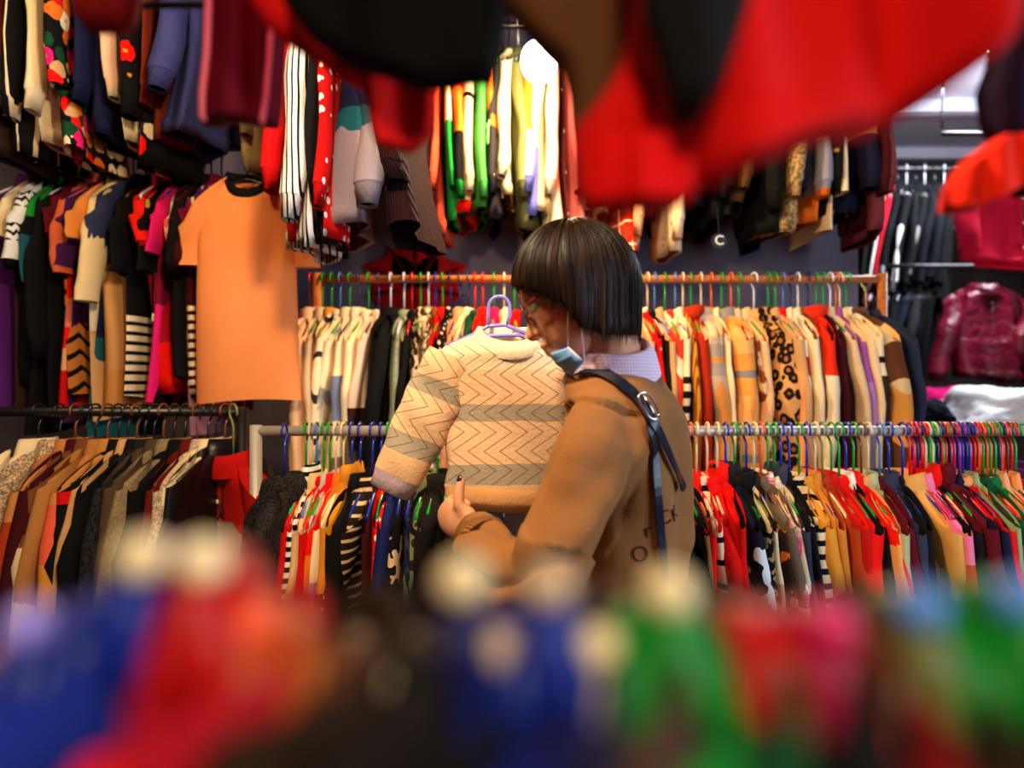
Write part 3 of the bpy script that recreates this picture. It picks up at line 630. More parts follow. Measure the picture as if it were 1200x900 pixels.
# ---- G: steel rail, right of the shopper
G_ = [
 (786, 'grey jersey top', 'sweater', s('solid','charcoal'), dict(hc='grey')),
 (798, 'red collar shirt', 'shirt', s('block','red',-.12,'black',-.2,'taupe',-.4,'charcoal'), dict(hc='blue')),
 (809, 'dark floral blouse', 'blouse', s('floral','black','rust','tan','black',sc=22,cut=.3), dict(hc='orange')),
 (816, 'camel slim cardigan', 'cardigan', s('solid',(150,100,52)), dict(hc='green', thick=.8)),
 (824, 'black sweatshirt', 'sweater', s('solid','black'), dict(hc='navy', thick=1.1)),
 (833, 'crimson narrow cardigan', 'cardigan', s('block','scarlet',-.2,'red',-.3,'umber'), dict(hc='orange')),
 (841, 'black cream-barred top', 'sweater', s('stripe','black','cream',.05,.75), dict(hc='cream')),
 (855, 'bright red printed tee', 'tee', s('print','scarlet','umber',-.24,-.36,34), dict(hc='cream', thick=2.3, sleeve=.3)),
 (868, 'red jumper with white badge', 'sweater', s('solid','scarlet'), dict(hc='cream', thick=1.1)),
 (879, 'navy graphic sweatshirt', 'sweater', s('print',(22,20,34),'white',-.12,-.40,24), dict(hc='blue', thick=1.5)),
 (890, 'black lettered hoodie', 'hoodie', s('print','black','khaki',-.1,-.3,50), dict(hc='green')),
 (899, 'beige cotton blouse', 'blouse', s('block','cream',-.2,'tan',-.34,'chestnut'), dict(hc='olive')),
 (906, 'orange-sprigged top', 'blouse', s('floral','umber','orange','umber','gold',sc=26,cut=.3), dict(hc='blue')),
 (916, 'brown-grey scribble knit', 'sweater', s('print',(112,92,70),'beige',-.25,-.4,22), dict(hc='cream', thick=1.5)),
 (925, 'magenta gingham blouse', 'blouse', s('plaid','white','magenta','hotpink',.04), dict(hc='orange', thick=1.1)),
 (934, 'cream knit with magenta hem', 'sweater', s('block',(236,214,172),-.22,(120,24,90)), dict(hc='green', thick=1.2)),
 (943, 'slate-navy tee', 'sweater', s('solid','slate'), dict(hc='green')),
 (951, 'black shirt', 'shirt', s('solid','black'), dict(hc='blue')),
 (962, 'cream black-striped jumper', 'sweater', s('stripe',(226,200,160),'black',.030,.42), dict(hc='blue', thick=1.7)),
 (975, 'mustard knit', 'sweater', s('solid',(216,142,44)), dict(hc='green', thick=1.5)),
 (985, 'golden slim cardigan', 'cardigan', s('solid',(200,124,46)), dict(hc='blue')),
 (996, 'rust ribbed sweater', 'sweater', s('solid',(168,56,20)), dict(hc='cream', thick=1.3)),
 (1005, 'red cream-buttoned cardigan', 'cardigan', s('solid',(190,16,10)), dict(hc='olive')),
 (1017, 'scarlet flared jumper', 'sweater', s('solid',(232,16,12)), dict(hc='green', thick=1.9)),
 (1027, 'black white-collared top', 'blouse', s('solid','black'), dict(hc='green', trim=M('solid','white'))),
 (1036, 'red satin shirt', 'shirt', s('solid','scarlet'), dict(hc='blue', thick=1.2)),
 (1046, 'peach thin knit', 'sweater', s('solid',(230,160,90)), dict(hc='green')),
 (1056, 'pale sage cardigan', 'cardigan', s('block',(176,176,130),-.2,'beige'), dict(hc='brown', thick=1.2)),
 (1065, 'maroon thin jumper', 'sweater', s('solid','maroon'), dict(hc='cream')),
 (1080, 'navy-slate jacket', 'jacket', s('solid',(48,48,70)), dict(hc='skyblue', thick=1.5)),
 (1092, 'black jersey with blue tab', 'sweater', s('solid','black'), dict(hc='blue')),
 (1110, 'camel knitted cardigan', 'cardigan', s('solid',(222,160,80)), dict(hc='blue', thick=2.1, yaw=.14)),
 (1126, 'pink cardigan', 'cardigan', s('block',(236,120,160),-.16,'red',-.22,'lilac',-.3,'purple'), dict(hc='red', thick=1.1)),
 (1137, 'black red-cuffed top', 'sweater', s('solid','black'), dict(hc='red', trim=M('solid','scarlet'))),
 (1150, 'dark maroon jumper', 'sweater', s('solid',(92,10,22)), dict(hc='cream', thick=1.7)),
 (1164, 'navy polo', 'sweater', s('solid','navy'), dict(hc='green')),
 (1174, 'red peach-edged knit', 'sweater', s('solid',(222,16,14)), dict(hc='red', thick=1.3, trim=M('solid','peach'))),
 (1185, 'sage shirt', 'shirt', s('block','sage',-.2,'slate'), dict(hc='magenta')),
 (1198, 'grey-lavender sweatshirt', 'sweater', s('block','forest',-.12,(92,88,112)), dict(hc='blue', thick=1.4)),
 (1212, 'green jumper', 'sweater', s('solid',(16,110,50)), dict(hc='red', thick=1.4)),
 (1225, 'peach blouse', 'blouse', s('solid',(240,170,120)), dict(hc='green')),
 (1240, 'tan peach shirt', 'shirt', s('solid','peach'), dict(hc='orange')),
 (1258, 'orange-red jumper', 'sweater', s('solid',(220,60,20)), dict(hc='green')),
 (1276, 'plum jumper', 'sweater', s('solid','purple'), dict(hc='navy')),
]
rack(G_, 1.95, zF, 'on the long steel rail', 'garments on the long steel rail', ['green'], reach=.2, yaw_amp=.07, base=-PI/2+.07, ph=1.2)
# spare hangers crowded at the right end of the long steel rail
prev = {}
for i, (px, c) in enumerate(zip(np.linspace(1066, 1186, 26), 'red magenta navy red cream green green navy red red navy magenta blue blue navy red red orange green orange red green navy red brown red'.split())):
    prev[c] = prev.get(c, 0)+1
    lb = f'{["first","second","third","fourth","fifth","sixth","seventh","eighth","ninth","tenth"][prev[c]-1]} {c} hanger past the bare stretch of long steel rail'
    hanger(c, uniq(lb), ((px-600)*1.95/FPX, 1.95, zF), -PI/2+.05+.03*math.sin(i), 'hangers bunched at the end of the long steel rail', 'plastic')
# ---- H: high row along the back wall
HN = [
 (330, 'scarlet tracksuit top', 'sweater', s('solid','red'), dict(thick=1.3)),
 (348, 'white black-striped track top', 'jacket', s('ystripe','white','black',.013,.3), dict(thick=1.5, L=.64)),
 (364, 'black jersey', 'sweater', s('solid','black'), {}),
 (376, 'red white-dotted jumper', 'sweater', s('dots','red','white',26,.25), {}),
 (397, 'lavender-grey fleece', 'sweater', s('block','navy',-.30,'teal',-.36,(140,128,140),-.62,'cream', wob=.12), dict(thick=2.4, yaw=.3)),
 (456, 'black ribbed wool dress', 'coat', s('rib',(34,8,14)), dict(thick=1.7, L=.60, yaw=-.12, sleeve=.5)),
]
rack(HN, 2.05, zHn, 'on the short high rail', 'garments on the short high rail', ['white','blue','green','black'], reach=.2, yaw_amp=.06)
H_ = [
 (510, 'coral cardigan', 'cardigan', s('solid',(222,80,50)), {}),
 (520, 'green cream-sleeved top', 'sweater', s('block','cream',-.3,'green'), dict(thick=.8)),
 (529, 'orange and black pullover', 'sweater', s('block','red',-.18,'orange',-.34,'black',-.5,'green'), dict(thick=1.2)),
 (545, 'cream fair-isle jumper', 'sweater', s('block','cream',-.2,'black',-.22,'beige',-.5,'cream',-.55,'scarlet'), dict(thick=1.3)),
 (560, 'leaf-green jumper', 'sweater', s('solid',(70,160,70)), dict(thick=1.2)),
 (571, 'black orange-yoked jumper', 'sweater', s('block','orange',-.32,'charcoal'), {}),
 (582, 'dark logo-print sweatshirt', 'sweater', s('print','charcoal','white',-.3,-.5,20), {}),
 (596, 'ivory knit', 'sweater', s('solid',(240,226,180)), dict(thick=1.4, L=.52)),
 (608, 'olive-green cardigan', 'cardigan', s('solid',(104,108,62)), dict(thick=1.5)),
 (622, 'orange, white and lilac sweater', 'sweater', s('block','orange',-.34,'white',-.37,(110,116,205)), dict(thick=1.4)),
 (637, 'white cable sweater', 'sweater', s('solid',(232,222,200)), dict(thick=1.5)),
 (652, 'ivory cardigan', 'cardigan', s('solid',(236,222,178)), dict(thick=1.3)),
 (668, 'rose-pink blouse', 'blouse', s('solid',(200,100,100)), {}),
]
rack(H_, 2.8, zH, 'in the row by the bulb', 'garments in the row by the bulb', ['white','blue','green','black'], reach=.2, yaw_amp=.06)
H2 = [
 (692, 'peach-cream jersey', 'sweater', s('solid',(244,190,140)), dict(thick=1.2)),
 (712, 'cream thin jumper', 'sweater', s('solid','cream'), dict(thick=1.2)),
 (733, 'brown and red check shirt', 'shirt', s('plaid','chestnut','red','cream',.08), dict(thick=1.6)),
 (752, 'long peach sleeved top', 'sweater', s('solid',(244,176,130)), dict(L=.70,sleeve=.70)),
 (768, 'dark red jersey', 'sweater', s('solid','maroon'), dict(thick=1.2)),
 (780, 'near-black knit', 'sweater', s('solid','umber'), dict(thick=1.1)),
 (795, 'long cream sleeved sweater', 'sweater', s('solid',(240,214,170)), dict(L=.72,sleeve=.72,thick=1.3)),
 (808, 'tan long cardigan', 'cardigan', s('solid','camel'), dict(L=.70)),
 (824, 'black pullover', 'sweater', s('solid','black'), dict(thick=1.4)),
 (843, 'black overshirt with round badge', 'sweater', s('solid',(16,14,15)), dict(thick=1.5)),
 (858, 'jet cardigan', 'cardigan', s('solid','black'), dict(thick=1.2)),
 (876, 'cream brown-hemmed knit', 'sweater', s('block','cream',-.42,(96,62,28)), dict(thick=1.6, L=.56)),
 (898, 'black bomber', 'jacket', s('solid','black'), dict(thick=1.4)),
 (922, 'olive tweed jacket', 'jacket', s('marl','olive','tan',80), dict(thick=1.5)),
 (938, 'navy crew jumper', 'sweater', s('solid',(18,18,34)), dict(thick=1.2)),
 (953, 'cream, grey and orange knit', 'sweater', s('block','cream',-.36,(150,142,150),-.53,'orange'), dict(thick=1.7)),
 (972, 'black green-flecked jumper', 'sweater', s('floral','black','green','black','black',sc=10,cut=.25), dict(thick=1.3)),
 (988, 'thin cream blouse', 'blouse', s('solid','cream'), dict(thick=1.2)),
 (1010, 'camel-yoked navy sweater', 'sweater', s('block',(236,170,100),-.34,(22,20,40)), dict(thick=2.4)),
 (1030, 'dusky pink cardigan', 'cardigan', s('solid',(120,50,56)), dict(thick=1.5)),
 (1040, 'dark wine jumper', 'sweater', s('solid','wine'), dict(thick=1.2)),
]
rack(H2, 2.8, zH, 'in the row above the leopard-coat rail', 'garments in the row above the leopard-coat rail', ['black','white','green','brown'], reach=.2, yaw_amp=.06)

# ---------------------------------------------------------------- wall painting, badge
def petal(mb, cx, cz, ang, L, W, y):
    b = len(mb.v); d = Vector((math.cos(ang), 0, math.sin(ang))); n = Vector((-d.z, 0, d.x)); k = 12; rows = []
    for i in range(k+1):
        q = i/k; wdt = W*math.sin(PI*min(1, q*.85+.12))**.8*(1-q**4); rows.append((q, wdt))
    front = []
    for q, w_ in rows: front.append(d*L*q+n*w_)
    for q, w_ in rows[::-1]: front.append(d*L*q-n*w_)
    c0 = Vector((cx, y, cz)); pts = [c0+p for p in front]; m = len(pts)
    mb.v += [tuple(p) for p in pts]+[tuple(p+Vector((0, .006, 0))) for p in pts]
    mb.f.append(tuple(range(b, b+m))); mb.f += [(b+i, b+m+i, b+m+(i+1) % m, b+(i+1) % m) for i in range(m)]
lt = thing('lotus_painting', uniq('dark red lotus flower painted on the grey back wall under the high row'), 'wall painting', tuple(at(487, 338, 3.14)))
lred = M('solid', (176,16,16), knit=0, vary=.25); ldark = M('solid', (70,4,8), knit=0)
for k, a in enumerate(np.linspace(-.15, PI+.15, 7)):
    mb = MB(); petal(mb, 0, 0, a, (.235 if k % 2 else .20), .10, -.010-.002*(k % 2)); mb.build('petal', lred, lt, False)
    mb = MB(); petal(mb, math.cos(a)*.07, math.sin(a)*.07, a, .15, .008, -.016); mb.build('petal_line', ldark, lt, False)
for a in (-.75, -2.4, -PI/2):
    mb = MB(); petal(mb, 0, 0, a, .15, .05, -.008); mb.build('petal', lred, lt, False)
cu = bpy.data.curves.new('badge_letter', 'FONT'); cu.body = 'C'; cu.size = .045; cu.extrude = .002; cu.align_x = 'CENTER'; cu.align_y = 'CENTER'
bp = at(843, 282, 2.57)
cb = bpy.data.objects.new('letter', cu); COL.objects.link(cb); cu.materials.append(M('plain','white',rough=.4))
def text_mesh(o_):
    dg_ = bpy.context.evaluated_depsgraph_get(); dg_.update(); m_ = bpy.data.meshes.new_from_object(o_.evaluated_get(dg_)); bpy.data.objects.remove(o_); return m_
bm_ = text_mesh(cb); cbt = thing('letter_badge', uniq('small white letter C badge pinned low on the black overshirt'), 'badge', tuple(bp))
cb = bpy.data.objects.new('letter', bm_); COL.objects.link(cb); cb.rotation_euler = (PI/2, 0, 0); cb.parent = cbt
MB().tube([(0,.003,0), (0,.012,0)], [.026,.026], 20).build('disc', M('plain','black',rough=.4), cbt, False)
MB().tube([(0,.010,.01), (.003,.02,.05), (0,.03,.12)], .0012, 6).build('cord', M('plain','black',rough=.6), cbt, False)

# ---------------------------------------------------------------- next room at the far right
rail('clothes_rail', 'far black rail of dark jackets under the pale ceiling of the next room', [(1.75, 4.35, 2.57), (2.2, 4.35, 2.57), (3.2, 4.35, 2.57)], .014, steel, hangers_to_ceiling=[(1.8, 4.35, 2.57), (3.1, 4.35, 2.57)])
rail('clothes_rail', 'far black rail of puffer jackets above the white heap', [(1.75, 4.25, 1.99), (2.3, 4.25, 1.99), (3.2, 4.25, 1.99)], .014, steel, posts=[(1.75, 4.25, 1.97), (3.2, 4.25, 1.97)])
I1 = [(1040, 'black nylon jacket', 'jacket', s('solid','black')), (1052, 'white-lined jacket', 'jacket', s('solid','white'), dict(thick=.5)), (1058, 'crimson track jacket', 'jacket', s('solid','crimson'), dict(thick=1.0)),
 (1068, 'blue-black shell jacket', 'jacket', s('solid',(7,9,13)), dict(thick=1.4)), (1079, 'white-edged black jacket', 'jacket', s('vstripe',(6,8,12),'white',.13,.06), dict(thick=1.4)), (1090, 'inky puffer coat', 'jacket', s('solid',(5,6,9)), dict(thick=1.4)),
 (1101, 'grey-trimmed dark coat', 'jacket', s('vstripe',(5,6,9),'grey',.13,.08), dict(thick=1.4)), (1113, 'charcoal-black coat', 'jacket', s('solid',(6,9,14)), dict(thick=1.5)), (1125, 'midnight coat', 'jacket', s('solid',(4,8,16)), dict(thick=1.5)), (1137, 'black rain jacket', 'jacket', s('solid',(5,5,7)), dict(thick=1.5))]
rack(I1, 4.35, 2.57, 'on the far upper rail', 'jackets on the far upper rail', ['white','black'], reach=.15, base=-PI/2-.45, yaw_amp=.03, lean=-.16, lean_amp=.02)
I2 = [(1040, 'wine-red slim coat', 'jacket', s('solid','maroon')), (1048, 'navy cord jacket', 'jacket', s('solid',(8,11,18)), dict(thick=1.3)), (1060, 'ink-blue anorak', 'jacket', s('solid',(10,14,24)), dict(thick=1.4)), (1072, 'dark grey fleece', 'jacket', s('solid',(16,15,19)), dict(thick=1.4)),
 (1084, 'steel-blue shell jacket', 'jacket', s('block',(26,36,52),-.4,'black'), dict(thick=1.4)), (1098, 'grey marl zip top', 'jacket', s('marl',(20,20,22),(60,60,64)), dict(thick=1.5)), (1110, 'black shell jacket', 'jacket', s('solid',(5,5,7)), dict(thick=1.5))]
rack(I2, 4.25, 1.99, 'on the far lower rail', 'jackets on the far lower rail', ['white','black','grey'], reach=.15, base=-PI/2-.6, yaw_amp=.03, lean=-.16, lean_amp=.02)
def front_jacket(px, py, D, label, mat, **k):
    q = at(px, py, D); e = garment('jacket', uniq(label), mat, tuple(q), .12, None, 'jacket', thick=3.0, **k)
    y_ = .0; MB().tube([(0,-.062,-.05), (.002,-.072,-.3), (0,-.066,-.5)], .006, 6).build('zip', M('plain','black',rough=.4), e); return e
mpuff = M('quilt', (120,10,40))
e = front_jacket(1152, 338, 4.05, 'glossy maroon puffer jacket facing the aisle in the next room', mpuff, wd=.19, quilt=.085, out=.10, L=.48, sleeve=.47, trim=M('quilt',(90,8,30)))
hanger('black', uniq('black hanger inside the glossy maroon puffer jacket'), (at(1152,338,4.05).x, 4.05, at(1152,338,4.05).z+HN_), .12, None)
e = front_jacket(1244, 342, 4.05, 'second maroon puffer jacket cut by the photo edge beside the glossy one', mpuff, wd=.19, quilt=.085, out=.10, L=.48, sleeve=.47)
hanger('black', uniq('black hanger inside the second maroon puffer jacket'), (at(1244,342,4.05).x, 4.05, at(1244,342,4.05).z+HN_), .12, None)
e = front_jacket(1186, 185, 3.75, 'hot pink-red jacket facing the aisle above the maroon puffers', s('solid',(235,20,60)), wd=.215, out=.02, L=.53, sleeve=.5)
hanger('black', uniq('black hanger inside the hot pink-red jacket'), (at(1186,185,3.75).x, 3.75, at(1186,185,3.75).z+HN_), .12, None)
rail('clothes_rail', 'short black bar carrying the front-facing puffers in the next room', [(1.95, 4.05, at(0,338,4.05).z+HN_), (2.4, 4.05, at(0,338,4.05).z+HN_), (3.3, 4.05, at(0,338,4.05).z+HN_)], .012, steel, posts=[(3.3, 4.05, at(0,338,4.05).z+HN_), (1.95, 4.05, at(0,338,4.05).z+HN_)])
rail('clothes_rail', 'short black bar carrying the hot pink-red jacket in the next room', [(2.1, 3.75, at(0,185,3.75).z+HN_), (2.5, 3.75, at(0,185,3.75).z+HN_), (3.1, 3.75, at(0,185,3.75).z+HN_)], .012, steel, hangers_to_ceiling=[(2.1, 3.75, 2.6), (3.1, 3.75, 2.6)])
# counter with the white heap
ct = thing('display_counter', uniq('dark wooden counter under the white heap of blouses in the next room'), 'counter', (2.6, 3.6, 0))
zt = at(0, 500, 3.4).z
bevel(MB().box(-.62, .8, -.36, .32, zt-.03, zt).build('top', M('wood',(60,34,20),(84,50,30)), ct, False))
MB().box(-.58, .76, -.32, .28, 0, zt-.03).build('cabinet', M('wood',(44,26,16),(60,36,22)), ct, False)
def heap(name, label, cat, c, r, mat, seed):
    mb = MB().ball((0,0,0), (1,1,1), 56, 40); v = np.array(mb.v); out = []
    for p in v:
        q = Vector(p); n1 = mnoise.noise(q*1.6+Vector((seed,0,0))); n2 = 1-abs(mnoise.noise(q*3.2+Vector((0,seed,3)))); n3 = 1-abs(mnoise.noise(q*7+Vector((0,seed,9))))
        k_ = 1+.25*n1+.16*(n2-.75)+.09*(n3-.75); z_ = q.z*k_
        out.append((q.x*k_*r[0], q.y*k_*r[1], (z_ if z_ > 0 else z_*.12)*r[2]))
    mn = min(p[2] for p in out); mb.v = [(a_, b_, c_-mn) for a_, b_, c_ in out]
    return tag(mb.build(name, mat, loc=c), uniq(label), cat)
wm = M('solid', (238,238,242), knit=70, bump=.6)
c = at(1165, 498, 3.45); heap('blouse', 'crumpled white lace blouse heaped on the dark counter in the next room', 'blouse', (c.x, 3.45, zt), (.27,.2,.165), wm, 2.)
c = at(1122, 498, 3.55); heap('scarf', 'bright pink cloth lying behind the white heap on the counter', 'scarf', (c.x, 3.66, zt), (.16,.1,.155), M('solid',(235,20,120)), 5.)
c = at(1235, 498, 3.5); heap('blouse', 'second white blouse heap running past the photo edge on the counter', 'blouse', (c.x-.03, 3.5, zt), (.15,.18,.14), wm, 8.)
c = at(1084, 498, 3.5); heap('jumper', 'dark navy folded clothing beside the pink cloth on the counter', 'jumper', (c.x+.02, 3.48, zt), (.055,.16,.10), M('solid',(14,16,34)), 11.)

# ---------------------------------------------------------------- near rail below the lens: close hangers and clothes
DN = .22
zN = at(0, 735, DN).z - .016
nr = rail('clothes_rail', 'brown wooden rail right in front of the lens, blurred, full of coloured hangers', [(-.34, DN, zN), (0, DN, zN), (.34, DN, zN)], .010, wood, posts=[(-.34, DN, zN+.01), (.34, DN, zN+.01)])
# pixel along the rail, colour, height of the hook's crest, colour of an added ball imitating its blurred highlight
NEAR = [(-60,'blue',794),(-10,'blue',769),(34,'blue',736,'lilac'),(68,'blue',724),(110,'blue',692),(166,'blue',656,'cream'),(186,'magenta',722),(206,'red',682),(240,'red',660,'cream'),(268,'red',680),(296,'orange',734,'orange'),(330,'orange',739),(400,'brown',759),(446,'brown',809,'cream'),(480,'black',759),(512,'black',744),(540,'navy',682,'cream'),(560,'blue',724),(588,'navy',766,'white'),(612,'blue',724),(640,'blue',689,'white'),(664,'blue',722),(702,'cream',764,'cream'),(745,'green',724),(785,'green',697,'cream'),(812,'green',722),(846,'green',759),(885,'red',722),(920,'red',724),(975,'magenta',734,'magenta'),(1010,'red',759),(1040,'brown',744),(1080,'olive',714,'skyblue'),(1112,'green',724),(1150,'green',729),(1190,'green',704,'skyblue'),(1225,'green',724)]
order = ['first','second','third','fourth','fifth','sixth','seventh','eighth','ninth','tenth']; prev = {}
def near_hook(px, c, i, ytop, cap=None):
    prev[c] = prev.get(c, 0)+1
    R = .020; dc = DN-R*.6; x = (px-600)*dc/FPX; zt_ = at(0, ytop, dc).z-zN + (.003 if cap else 0)
    e = thing('clothes_hanger', uniq(f'{order[prev[c]-1]} {c} hanger on the blurred near rail, counted from the blue end'), 'hanger', (x, DN, zN), (0, 0, -PI/2+.06*math.sin(i*1.3)), 'blurred hangers on the near rail')
    m = M('plain', tuple(int(v*.82) for v in HC[c]), rough=.35, spec=.2); zc_ = zt_-R-.0066
    p = [(R*math.cos(a), 0, zc_+R*math.sin(a)) for a in np.linspace(-.35, PI, 12)] + [(-R*.9, 0, zc_-R*.55), (-R*.3, 0, min(-.018, zc_-R*1.1)), (0, 0, min(-.026, zc_-R*1.6)), (0, 0, -.045)]
    MB().tube(p, .0068, 10).build('hook', m, e)
    if cap: MB().ball((R*.6, 0, zt_-.003), .0071, 16, 12).build('highlight_ball', M('plain', (250,226,172) if cap == 'cream' else (250,90,40) if cap == 'orange' else (205,176,140) if cap == 'white' else tuple(min(255, int(v*1.15)) for v in HC[cap]), rough=.3), e)  # pale ball added on the hook in place of a bright glint
    MB().tube([(-.19,0,-.115), (-.06,0,-.06), (0,0,-.043), (.06,0,-.06), (.19,0,-.115), (.17,0,-.125), (-.17,0,-.125), (-.19,0,-.115)], .0055, 8).build('frame', m, e)
for i, n_ in enumerate(NEAR): near_hook(n_[0], n_[1], i, n_[2], n_[3] if len(n_) > 3 else None)
# clothes on those hangers; only their necks reach into the frame
NC = [(40,'royal blue sweater','sweater','blue'),(120,'deep blue blouse','blouse',(20,40,130)),(225,'vivid red sweater','sweater','scarlet'),(285,'dark red cardigan','cardigan','crimson'),(375,'dark brown coat','coat',(38,22,12)),(455,'brown-black coat','coat',(22,14,9)),(530,'black sweater','sweater','black'),(600,'navy blue sweater','sweater',(14,24,110)),(655,'ink blue blouse','blouse','navy'),(710,'brown cardigan','cardigan',(70,50,40)),(775,'green sweater','sweater','green'),(845,'dark green blouse','blouse','forest'),(905,'black cardigan','cardigan','black'),(965,'dark red sweater','sweater',(120,6,10)),(1030,'dark brown sweater','sweater',(40,22,12)),(1095,'olive-black coat','coat',(28,30,18)),(1165,'deep green sweater','sweater',(12,80,36))]
for i, (px, lk, kd, c) in enumerate(NC):
    garment(kd, uniq(f'{lk} on the blurred near rail in front of the lens'), M('solid', c), ((px-600)*DN/FPX, DN, zN-.016), -PI/2+.05*math.sin(i), 'clothes on the blurred near rail', thick=.8)

# ---------------------------------------------------------------- near clothes hanging over the lens
def panel(mb, outline, D, depth=.02, fold=.006, k=60., nx=26, nz=26, tiltx=0., seed=0):
    """a hanging piece of cloth with thickness: outline gives (pixel y, left pixel, right pixel) rows at distance D"""
    ys = [o_[0] for o_ in outline]; rowsF, rowsB = [], []
    for i in range(nz+1):
        y = ys[0]+(ys[-1]-ys[0])*i/nz; l = np.interp(y, ys, [o_[1] for o_ in outline]); r = np.interp(y, ys, [o_[2] for o_ in outline]); F_, B_ = [], []
        for j in range(nx+1):
            q = j/nx; p = at(l+(r-l)*q, y, D); edge = min(1, min(q, 1-q)*8)**.5*(1 if i < nz else .3)
            f = fold*math.sin(p.x*k+seed+p.z*8)*(.3+.7*i/nz)+.5*fold*math.sin(p.x*k*2.3+seed*2)
            yy = f + tiltx*(q-.5); F_.append((p.x, p.y+yy-depth*edge, p.z)); B_.append((p.x, p.y+yy+depth*edge, p.z))
        rowsF.append(F_); rowsB.append(B_)
    P = np.array([F_+B_[::-1] for F_, B_ in zip(rowsF, rowsB)]); mb.grid(P, True, True, True); return mb
def near_top(name, label, cat, mat, parts, hang_px, D, hc, zn=1.84, hang=True):
    """a garment facing the aisle on a hanger that hangs from a ceiling hook: neck at height zn, cloth falling to the outline"""
    o = at(hang_px, 450, D); e = thing(name, uniq(label), cat, (0, 0, 0)); yn = 450-(zn-EYE)*FPX/D; ysh = yn+.075*FPX/D
    for nm, m_, a_ in parts:
        rows = list(a_[0]); l0, r0 = rows[0][1], rows[0][2]
        if nm == 'body': rows = [(yn, hang_px-.06*FPX/D, hang_px+.06*FPX/D), (ysh, l0, r0)] + rows
        elif rows[0][0] < -100: rows = [(ysh, l0, r0)] + rows
        panel(MB(), rows, a_[1], **dict(dict(nz=44), **(a_[2] if len(a_) > 2 else {}))).build(nm, m_ or mat, e)
    if hang:
        h = thing('clothes_hanger', uniq(f'{hc} hanger holding the {label}'[:200] if len(label.split()) < 12 else f'{hc} hanger inside the {" ".join(label.split()[:5])} over the lens'), 'hanger', (o.x, D, zn+HN_-.01)); m = M('plain', HC[hc], rough=.3)
        for me, nm in zip(hanger_meshes('plastic'), ('hook', 'frame')):
            q = bpy.data.objects.new(nm, me); COL.objects.link(q); q.parent = h; q.material_slots[0].link = 'OBJECT'; q.material_slots[0].material = m
    rt = zn+HN_+.008 if hang else zn
    k = MB().tube([(0, 0, -.012), (.004, .012, -.006), (.002, .012, .01), (0, 0, .02), (0, 0, (ZC-rt)*.5), (0, 0, ZC-rt)], .004, 8).build('ceiling_hook', steel, None, True, (o.x, D, rt))
    tag(k, uniq('steel ceiling hook over the '+' '.join(label.split()[:8])), 'hook'); return e
redk = M('solid', (206,7,5), knit=200, bump=.3, vary=.1); 
near_top('sweater', 'big blurred red sweater hanging close over the lens', 'sweater', redk, [
  ('body', None, ([(-330,770,1240),(-100,755,1210),(0,742,1190),(60,732,1172),(100,712,1120),(128,688,1075),(146,670,1040),(170,668,950),(205,668,872),(225,670,838)], .40, dict(fold=.018, k=44., nx=56, nz=44))),
  ('hem_band', M('rib',(225,8,6),.012), ([(170,672,812),(200,672,815),(228,674,812),(243,678,800)], .385, dict(fold=.004, k=80.))),
  ], 900, .40, 'red')
near_top('sweater', 'dark brown blurred sweater beside the glowing bulb close to the lens', 'sweater', M('solid',(92,54,26)), [
  ('body', None, ([(-330,560,780),(0,578,765),(40,620,765),(70,655,760),(100,664,750),(150,668,735),(180,672,715)], .46, dict(fold=.01, k=40.)))], 680, .46, 'black')
near_top('jacket', 'black blurred jacket hanging across the upper middle close to the lens', 'jacket', M('solid','black'), [
  ('body', None, ([(-330,330,585),(0,330,604),(40,360,592),(75,420,586),(100,480,582),(108,520,578)], .52, dict(fold=.012, k=40.)))], 450, .52, 'black')
near_top('scarf', 'black blurred scarf dangling in front of the big red sweater', 'scarf', M('solid','black'), [  # black sheet put where only a dark gap shows between the red folds
  ('cloth', None, ([(-330,740,900),(0,752,880),(80,774,850),(150,792,812)], .355, dict(fold=.006, k=60.)))], 810, .355, 'black', hang=False)
near_top('cardigan', 'red blurred cardigan sloping above the maroon sleeve', 'cardigan', M('solid',(215,14,8)), [
  ('body', None, ([(-330,180,420),(-60,240,420),(0,292,430),(30,310,470),(60,345,515),(85,390,518),(100,425,515)], .60, dict(fold=.01, k=40., depth=.012))),
  ('sleeve', None, ([(60,400,516),(100,424,514),(130,430,512),(155,436,508),(172,442,480)], .585, dict(fold=.008, k=60., depth=.014)))], 400, .6, 'red')
near_top('sweater', 'maroon pink-edged sleeve and sweater hanging above the khaki jacket', 'sweater', M('solid',(92,12,30)), [
  ('sleeve', None, ([(-330,250,350),(-60,246,345),(0,243,338),(60,240,334),(110,236,330),(146,236,326)], .80, dict(fold=.008, k=50.))),
  ('lit_edge', M('solid',(230,110,110)), ([(-330,246,251),(0,242,248),(60,240,246),(110,235,241),(142,235,240)], .775, dict(fold=.001, nx=4, depth=.008))),  # pink strips: light along the sleeve's edges, painted as colour
  ('lit_edge', M('solid',(220,90,100)), ([(-330,350,356),(0,316,322),(60,313,319),(110,309,315),(146,304,310)], .775, dict(fold=.001, nx=4, depth=.006)))], 290, .8, 'black')
near_top('top', 'dark red blurred hem hanging over the floral blouse', 'top', M('solid',(130,14,10)), [
  ('body', None, ([(-330,70,200),(-60,80,180),(0,86,160),(20,90,152),(34,100,140)], .62, dict(fold=.006, k=50.)))], 120, .62, 'black')
